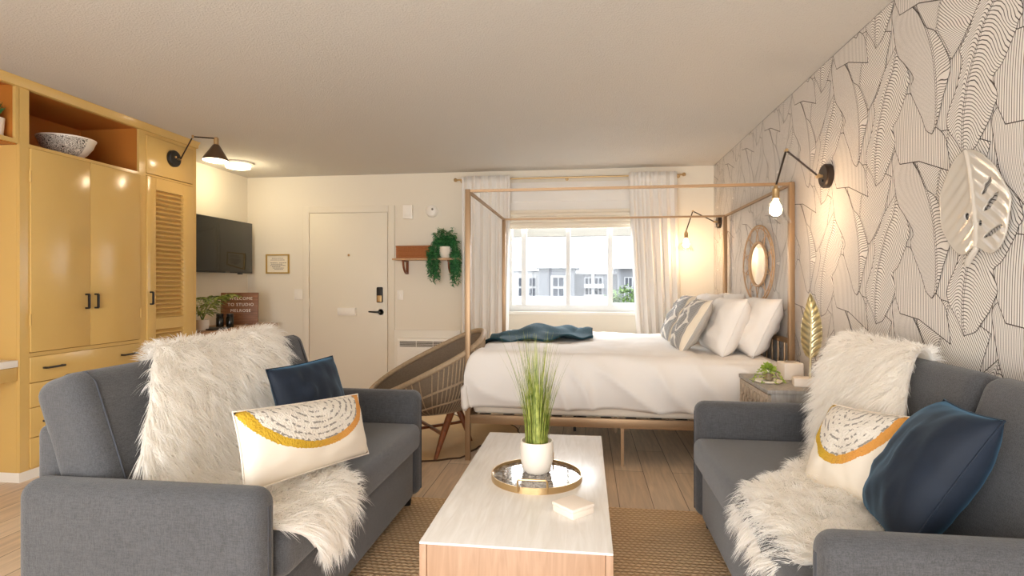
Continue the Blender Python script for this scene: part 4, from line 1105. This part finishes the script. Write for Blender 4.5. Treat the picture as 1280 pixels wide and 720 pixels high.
def notice():
    r = thing('framed_notice', 'small gold-framed printed notice on the wall left of the door', 'picture', (-3.54, YB, 1.32))
    x0, x1, z0, z1 = -3.684, -3.396, 1.32, 1.545; y = YB-.016; w = .016
    MB().box(x0, x1, y, YB, z0, z0+w).box(x0, x1, y, YB, z1-w, z1).box(x0, x0+w, y, YB, z0+w, z1-w).box(x1-w, x1, y, YB, z0+w, z1-w).build('frame', M['goldframe'], r, smooth=False)
    MB().box(x0+w, x1-w, YB-.006, YB-.001, z0+w, z1-w).build('card', M['paper'], r, smooth=False)
    b = MB(); g = random.Random(2)
    for z, a, c in ((1.497, -.07, .07), (1.478, -.085, .085), (1.445, -.09, -.01), (1.445, .02, .09), (1.43, -.08, .06), (1.415, -.09, .085), (1.40, -.07, .03), (1.385, -.06, .07), (1.37, -.04, .05)):
        x = -3.54+a
        while x < -3.54+c:
            l = g.uniform(.008, .02); b.box(x, x+l, YB-.0072, YB-.0062, z-.003, z+.003); x += l+.005
    b.build('printed_lines', M['printgrey'], r, smooth=False)
notice()
def wall_plate_switch(name, label, cat, x0, x1, z0, z1, toggles=1):
    r = thing(name, label, cat, ((x0+x1)/2, YB, z0))
    MB().box(x0, x1, YB-.008, YB, z0, z1, .003).build('cover_plate', M['plastic'], r)
    for i in range(toggles):
        xc = x0+(i+.5)*(x1-x0)/toggles; MB().box(xc-.006, xc+.006, YB-.018, YB-.008, (z0+z1)/2-.014, (z0+z1)/2+.014, .002).build('toggle', M['plastic'], r)
wall_plate_switch('light_switch', 'white light switch on the wall left of the door', 'switch', -3.335, -3.235, 1.02, 1.14, 1)
wall_plate_switch('light_switch', 'white light switch on the wall right of the door below the shelf', 'switch', -2.105, -2.035, 1.02, 1.13, 1)
def chime():
    r = thing('wall_mounted_chime', 'white door chime box on the wall above the shelf', 'chime', (-1.97, YB, 1.93))
    MB().box(-2.03, -1.92, YB-.035, YB, 1.93, 2.085, .006).build('cover', M['plastic'], r)
    b = MB()
    for i in range(3): b.box(-2.015, -1.935, YB-.037, YB-.034, 1.95+i*.012, 1.955+i*.012)
    b.build('slots', M['trim'], r, smooth=False)
chime()
def smoke():
    r = thing('smoke_detector', 'round white smoke detector on the wall above the shelf', 'detector', (-1.702, YB, 1.94))
    R = Matrix.Rotation(PI/2, 4, 'X')
    MB().lathe([(0, .045), (.05, .045), (.062, .036), (.066, .02), (.07, 0)], (-1.702, YB-.001, 2.012), 32, R).build('housing', M['plastic'], r)
    MB().lathe([(0, .004), (.012, .004), (.012, 0)], (-1.685, YB-.046, 2.03), 16, R).build('test_button', M['printgrey'], r)
smoke()
def shelf():
    r = thing('wall_shelf', 'small wooden wall shelf on two curved brackets beside the curtain', 'shelf', (-1.72, YB, 1.31))
    MB().box(-2.10, -1.35, 5.90, YB, 1.462, 1.482, .003).build('board', M['rattan'], r)
    for x in (-1.985, -1.475):
        b = MB(); b.box(x-.014, x+.014, YB-.016, YB, 1.31, 1.462).box(x-.014, x+.014, 5.93, YB-.016, 1.446, 1.462)
        pts = [(x, YB-.01-.14*math.sin(t)**.9, 1.318+.13*(1-math.cos(t))) for t in [i*PI/2/10 for i in range(11)]]
        b.tube(pts, .013, 4, square=True); b.build('bracket', M['walnut'], r)
shelf()
def basket():
    r = thing('woven_basket', 'brown rectangular woven basket on the wall shelf', 'basket', (-1.87, 5.99, 1.483))
    b = MB()
    for k in range(8):
        z = .008+k*.0155; b.tube([(-.19, -.06, z), (.19, -.06, z), (.19, .06, z), (-.19, .06, z)], .0085, 6, closed=True)
    lb(b, 'weave', M['basket'], r); lb(MB().box(-.188, .188, -.057, .057, .002, .008), 'bottom', M['basket'], r)
    lb(MB().tube([(-.192, -.062, .128), (.192, -.062, .128), (.192, .062, .128), (-.192, .062, .128)], .008, 8, closed=True), 'rim', M['basket'], r)
basket()
def trailing_plant():
    c = (-1.52, 5.985, 1.483); r = thing('trailing_plant', 'trailing green plant in a white pot on the wall shelf', 'potted plant', c)
    lb(MB().lathe([(0, 0), (.05, 0), (.068, .03), (.075, .08), (.07, .125), (.063, .125), (.06, .11), (0, .105)], n=28), 'pot', M['white'], r)
    g = random.Random(21); b = MB()
    starts = [(-.14, -.02, .35)]*0
    for k in range(80):
        side = -1 if k % 2 else 1
        if k < 56:
            ex = side*(g.uniform(.07, .165) if side < 0 else g.uniform(.07, .17)); ln = g.uniform(.18, .44) if side > 0 else g.uniform(.15, .40)
        else: ex = g.uniform(-.15, .15); ln = -g.uniform(.05, .20)
        ey = g.uniform(-.11, -.02) if k < 56 else g.uniform(-.05, .05); pts = []
        for i in range(13):
            t = i/12
            if ln > 0:
                x = ex*min(1, t*3)**.7; z = .12+.09*math.sin(min(1, t*3)*PI)*g.uniform(.9, 1.1)-ln*max(0, t-.2)/.8
            else: x = ex*t; z = .12-ln*t*1.2
            pts.append(Vector((x+.012*math.sin(t*9+k), ey*min(1, t*2.5), z)))
        b.tube(pts, .0017, 4)
        for i in range(1, 13):
            for q in range(5):
                a = g.uniform(0, 2*PI); p = pts[i].lerp(pts[i-1], g.random())
                leafy(b, p, (math.cos(a), math.sin(a)*.7, g.uniform(-.7, .5)), g.uniform(.028, .048), .0062, g, .3, 3)
    lb(b, 'foliage', M['green'], r)
trailing_plant()
def ac():
    x0, x1, z0, z1 = -2.075, -1.44, .20, .60; yf = YB-.10
    r = thing('air_conditioner', 'white wall air conditioner with dark top grille behind the wicker chair', 'air conditioner', ((x0+x1)/2, YB, z0))
    MB().box(x0-.065, x1+.065, YB-.02, YB, z0-.08, z1+.085, .004).build('surround', M['trim'], r)
    MB().box(x0, x1, yf, YB-.02, z0, z1, .012, 3).build('housing', M['plastic'], r)
    MB().box(x0+.03, x1-.03, yf-.003, yf+.002, z1-.095, z1-.03).build('outlet_grille', M['grille'], r, smooth=False)
    v = MB()
    for i in range(5): v.box(x0+.03, x1-.03, yf-.007, yf-.003, z1-.092+i*.014, z1-.088+i*.014)
    for i in range(4): v.box(x0+.03+i*(x1-x0-.064)/3, x0+.035+i*(x1-x0-.064)/3, yf-.008, yf-.003, z1-.095, z1-.03)
    v.build('vane', M['plastic'], r, smooth=False)
    s = MB()
    for i in range(14): s.box(x0+.035, x1-.035, yf-.006, yf, z0+.03+i*.018, z0+.041+i*.018, .002)
    s.build('intake_louver', M['plastic'], r)
ac()

# ------------------------------------------------------------------ curtains, rod, blind
def curtain(label, xa, xb, xa2, xb2, n, ph):
    def fn(u, v):
        z = 2.365-v*(2.365-.03); t = v**1.2
        a, c = xa+(xa2-xa)*t, xb+(xb2-xb)*t; x = a+(c-a)*u
        amp = .018+.020*min(1, v*3)
        y = 5.945+amp*math.sin(u*n*2*PI+ph+.6*math.sin(v*3+u*5))+.010*N3((u*6, v*2, ph))
        return Vector((x+.006*math.sin(u*n*4*PI+ph), y, z))
    o = MB().grid(fn, 90, 30).build('curtain', M['curtain'], angle=180, origin='auto', solid=.002)
    tag(o, label, 'curtain', 'white window curtains')
curtain('white curtain hanging left of the window', -1.33, -.80, -1.33, -.83, 6, 0.)
curtain('white curtain hanging right of the window', .44, .93, .56, 1.0, 6, 1.3)
def rod():
    r = thing('curtain_rod', 'thin brass curtain rod above the window', 'curtain rod', (-.2, 5.99, 2.33))
    MB().tube([(-1.40, 5.985, 2.335), (1.0, 5.985, 2.335)], .009, 10).build('pole', M['brass'], r)
    for x in (-1.41, 1.01): MB().lathe([(0, -.02), (.014, -.016), (.02, 0), (.014, .016), (0, .02)], (x, 5.985, 2.335), 14).build('finial', M['brass'], r)
    for x in (-1.36, -.2, .97): MB().tube([(x, 5.985, 2.335), (x, YB, 2.335)], .006, 8).lathe([(.018, 0), (.018, .006)], (x, YB, 2.335), 14, Matrix.Rotation(PI/2, 4, 'X')).build('rod_bracket', M['brass'], r)
rod()
def blind():
    r = thing('roman_blind', 'cream folded roman blind at the top of the window', 'blind', (-.12, YB-.03, 1.82))
    MB().box(-.84, .54, YB-.05, YB-.013, 2.09, 2.30, .003).build('headrail', M['curtain'], r)
    MB().box(-.83, .53, YB-.042, YB-.02, 2.0, 2.09).build('fabric', M['curtain'], r, smooth=False)
    for i in range(5):
        z = 2.0-i*.035; MB().box(-.835, .535, YB-.055-.006*(i % 2)-.004*i, YB-.014, z-.034, z, .006).build('fold', M['blind'], r)
    MB().box(-.835, .535, YB-.06, YB-.016, 1.80, 1.828, .006).build('bottom_bar', M['blind'], r)
blind()

# ------------------------------------------------------------------ wicker chair
def wicker_chair():
    r = thing('wicker_tub_chair', 'grey-brown wicker tub chair with wooden legs at the foot of the bed', 'chair', (-1.165, 4.02, 0), math.radians(8))
    def rim(a):
        c = (1+math.cos(a))/2; e = .6 if math.cos(a) > 0 else .8
        sg = lambda q: math.copysign(abs(q)**e, q)
        x = .42*sg(math.cos(a)); return Vector((x, .36*sg(math.sin(a)), .618+.50*x+.055*math.sin(a)))
    def bot(a): return Vector((.06+.235*math.cos(a), .22*math.sin(a), .285+.015*math.cos(a)))
    def surf(a, t):
        p, q = bot(a), rim(a); m = p.lerp(q, t); k = math.sin(PI*t)*.05
        return Vector((m.x+k*math.cos(a)*.9, m.y+k*math.sin(a), m.z-.035*math.sin(PI*t)))
    b = MB()
    b.grid(lambda u, v: surf(2*PI*u, v), 72, 14, cu=True)
    n = 72
    b._emit([(.06, 0, .283)]+[tuple(surf(2*PI*i/n, 0)) for i in range(n)], [(0, 1+i, 1+(i+1) % n) for i in range(n)])
    sh = lb(b, 'basket_shell', M['wickerdark'], r, angle=180, solid=.012)
    w = MB()
    for i in range(84):
        a = 2*PI*i/84; w.tube([surf(a, t/8)*1.0+Vector((math.cos(a)*.007, math.sin(a)*.007, -.002)) for t in range(9)], .0042, 5)
    lb(w, 'woven_strands', M['wicker'], r)
    w = MB()
    for t in (.0, .30, .32, .62, .64):
        w.tube([surf(2*PI*i/60, t)+Vector((math.cos(2*PI*i/60)*.011, math.sin(2*PI*i/60)*.011, 0)) for i in range(60)], .0045, 5, closed=True)
    lb(w, 'woven_bands', M['wicker'], r)
    lb(MB().tube([surf(2*PI*i/72, 1) for i in range(72)], .019, 10, closed=True), 'rolled_rim', M['wicker'], r)
    cu = MB().lathe([(0, .0), (.20, .0), (.235, .02), (.24, .05), (.21, .075), (0, .085)], (.05, 0, .30), 32, sy=.92)
    lb(cu, 'seat_pad', M['cream'], r, label='cream seat pad')
    bp = pillow_mb(.36, .30, .10, axes((.30, 0, .60), (0, -1, 0), (.42, 0, 1)), .04, 2)
    lb(bp, 'back_pad', M['cream'], r, label='cream back pad')
    feet = [(0.105, -0.328), (0.321, 0.127), (-0.131, 0.291), (-0.318, -0.177)]; tops = [(.20, -.15), (.20, .15), (-.08, .15), (-.08, -.15)]
    for (fx, fy), (tx, ty) in zip(feet, tops):
        lb(MB().tube([(tx, ty, .30), ((tx+fx)/2, (ty+fy)/2, .16), (fx, fy, 0)], [.026, .023, .013], 10), 'leg', M['walnut'], r)
    q = [Vector(((a[0]+c[0])/2, (a[1]+c[1])/2, .15)) for a, c in zip(feet, tops)]
    lb(MB().tube([q[0], q[2]], .013, 4, square=True), 'stretcher', M['walnut'], r)
    lb(MB().tube([q[1], q[3]], .013, 4, square=True), 'stretcher', M['walnut'], r)
wicker_chair()

# ------------------------------------------------------------------ outside the window
def outside():
    g = struct(MB().box(-60, 60, 6.3, 120, -3.2, -3.0).build('ground_outside', M['concrete'], smooth=False))
    struct(MB().box(-6, 6, YB+.13, 8.2, -.12, -.02).build('walkway_outside', M['concrete'], smooth=False))
    struct(MB().box(-6, 6, YB+.13, 8.15, 2.5, 2.62).box(-6, 6, 8.0, 8.15, 1.88, 2.5).build('porch_roof_outside', M['concrete'], smooth=False))
    r = thing('walkway_railing', 'white walkway railing outside the window', 'railing', (0, 8.1, -.02))
    MB().box(-5, 5, 8.07, 8.13, .89, .935).build('top_rail', M['facadewhite'], r, smooth=False)
    b = MB()
    for i in range(60): b.box(-4.9+i*.166, -4.88+i*.166, 8.09, 8.11, .02, .89)
    b.build('balusters', M['facadewhite'], r, smooth=False)
    MB().box(-5, 5, 8.07, 8.13, .0, .04).build('bottom_rail', M['facadewhite'], r, smooth=False)
    # apartment block across the car park
    Y0 = 88
    r = thing('apartment_building', 'grey and white apartment block across the car park', 'building', (0, Y0, -3))
    F, W = M['facade'], M['facadewhite']
    MB().box(-40, -7.3, Y0+2, Y0+14, -3, 3.2).build('wing', W, r, smooth=False)
    MB().box(-7.3, -1.7, Y0, Y0+14, -3, 3.65).build('tower', F, r, smooth=False)
    MB().box(-1.7, 4.9, Y0+2, Y0+14, -3, 2.75).build('wing', F, r, smooth=False)
    MB().box(4.9, 30, Y0+.6, Y0+14, -3, 3.55).build('tower', F, r, smooth=False)
    for a, c, z in ((-7.9, -1.0, 3.65), (4.3, 31, 3.55)): MB().box(a, c, Y0-.8, Y0+14, z, z+.28).build('roof_slab', W, r, smooth=False)
    MB().box(-40, -7.3, Y0+1.7, Y0+14, 3.2, 3.36).build('parapet', F, r, smooth=False)
    MB().box(-1.7, 4.9, Y0+1.7, Y0+14, 2.75, 2.95).build('parapet', W, r, smooth=False)
    def win(x, z, y, w=1.0, h=1.3):
        f = MB().box(x-w/2-.14, x+w/2+.14, y-.15, y, z-.14, z+h+.14).build('window', W, r, smooth=False)
        MB().box(x-w/2, x-.07, y-.18, y-.12, z, z+h).box(x+.07, x+w/2, y-.18, y-.12, z, z+h).build('pane', M['extglass'], f, smooth=False)
    for z in (.85, -.8):
        for x in (-13.5, -10.2, -8.5): win(x, z, Y0+2)
        win(-4.23, z, Y0-.1, 1.6)
        for x in (.5, 2.0): win(x, z, Y0+2, 1.1)
        for x in (6.6, 9.5): win(x, z, Y0+.6)
        MB().box(-.25, 2.85, Y0+.9, Y0+2, z-.3, z-.12).box(-.25, 2.85, Y0+.9, Y0+1.0, z-.12, z+.35).build('balcony', W, r, smooth=False)
    MB().box(-5.45, -5.12, Y0-.5, Y0, -3, 2.5).box(-3.34, -3.0, Y0-.5, Y0, -3, 2.5).box(-5.12, -3.34, Y0-.5, Y0, 2.25, 2.5).box(-5.12, -3.34, Y0-.5, Y0, .5, .7).build('bay_frame', W, r, smooth=False)
    MB().box(.9, 1.35, Y0+1.4, Y0+2, -3, 2.75).build('pilaster', W, r, smooth=False)
    c = thing('carport', 'long white carport roof on thin posts beyond the railing', 'carport', (-1, 24, -3))
    MB().box(-7.5, .9, 22, 26, .36, .64).build('roof', M['facadewhite'], c, smooth=False)
    for i in range(8): MB().tube([(-7.2+i*1.1, 22.2, -3), (-7.2+i*1.1, 22.2, .36)], .05, 6).build('post', M['extglass'], c)
    t = thing('tree', 'pale green leafy tree in front of the grey apartment block', 'tree', (3.2, 32, -3))
    MB().tube([(3.2, 32, -3), (3.3, 32, -1.5), (3.2, 32, -.2)], [.25, .2, .12], 10).build('trunk', M['bark'], t)
    b = MB(); gg = random.Random(6)
    for k in range(2600):
        cx, cz, rad = gg.choice(((1.3, -.1, .75), (2.2, .35, .8), (3.2, .2, .95), (4.3, .0, 1.0), (5.4, -.2, 1.0), (.6, -.5, .6)))
        v = Vector((gg.gauss(0, 1), gg.gauss(0, 1), gg.gauss(0, 1))).normalized()*rad*gg.uniform(.6, 1)
        leafy(b, Vector((cx, 32, cz))+v, (gg.gauss(0, 1), gg.gauss(0, 1), gg.gauss(0, .6)), .2, .07, gg, .2, 2)
    b.build('foliage', M['tree'], t)
outside()

# ------------------------------------------------------------------ light
def area(name, loc, rot, sx, sy, power, col=(1, 1, 1)):
    l = bpy.data.lights.new(name, 'AREA'); l.shape = 'RECTANGLE'; l.size = sx; l.size_y = sy; l.energy = power; l.color = col
    o = bpy.data.objects.new(name, l); COL.objects.link(o); o.location = loc; o.rotation_euler = rot; return o
def point(name, loc, power, col, rad=.04):
    l = bpy.data.lights.new(name, 'POINT'); l.energy = power; l.color = col; l.shadow_soft_size = rad
    o = bpy.data.objects.new(name, l); COL.objects.link(o); o.location = loc; return o
w = bpy.data.worlds.new('overcast_sky'); scene.world = w; w.use_nodes = True
bg = w.node_tree.nodes['Background']; bg.inputs[0].default_value = (.92, .96, 1, 1); bg.inputs[1].default_value = 3.0
area('added_fill_assumed_window', (-.85, YF-.12, 1.1), (PI/2, 0, 0), 3.3, 2.0, 78, (1, .975, .95))  # added fill lamp outside the assumed window behind the camera
area('added_fill_back_window', (-.12, 6.8, 2.22), (math.radians(-52), 0, 0), 2.6, .8, 170, (.90, .95, 1))  # added fill lamp, out of view under the porch roof, brightens the bed
WARM = (1, .80, .58)
point('ceiling_lamp_light', (-3.52, 5.31, H-.16), 5, (1, .86, .58), .10)
point('sconce_light_near', tuple(b1+Vector((0, 0, -.13))), 1.8, WARM, .03)
point('sconce_light_far', tuple(b2+Vector((0, 0, -.13))), 1.8, WARM, .03)
point('cone_sconce_light', tuple(cs+Vector((0, 0, -.22))), 1.5, WARM, .03)

# ------------------------------------------------------------------ camera
cam = bpy.data.cameras.new('camera'); co = bpy.data.objects.new('camera', cam); COL.objects.link(co)
cam.sensor_width = 36; cam.lens = 700/1280*36; cam.shift_y = -5/1280; cam.clip_start = .05; cam.clip_end = 300
co.location = (0, 0, 1.2); co.rotation_euler = (PI/2, 0, math.atan(92/700)); scene.camera = co
scene.cycles.max_bounces = 20; scene.cycles.diffuse_bounces = 12; scene.cycles.transmission_bounces = 16
vs = scene.view_settings; vs.view_transform = 'Standard'; vs.look = 'None'; vs.gamma = 1; vs.use_curve_mapping = False; vs.exposure = 0.5
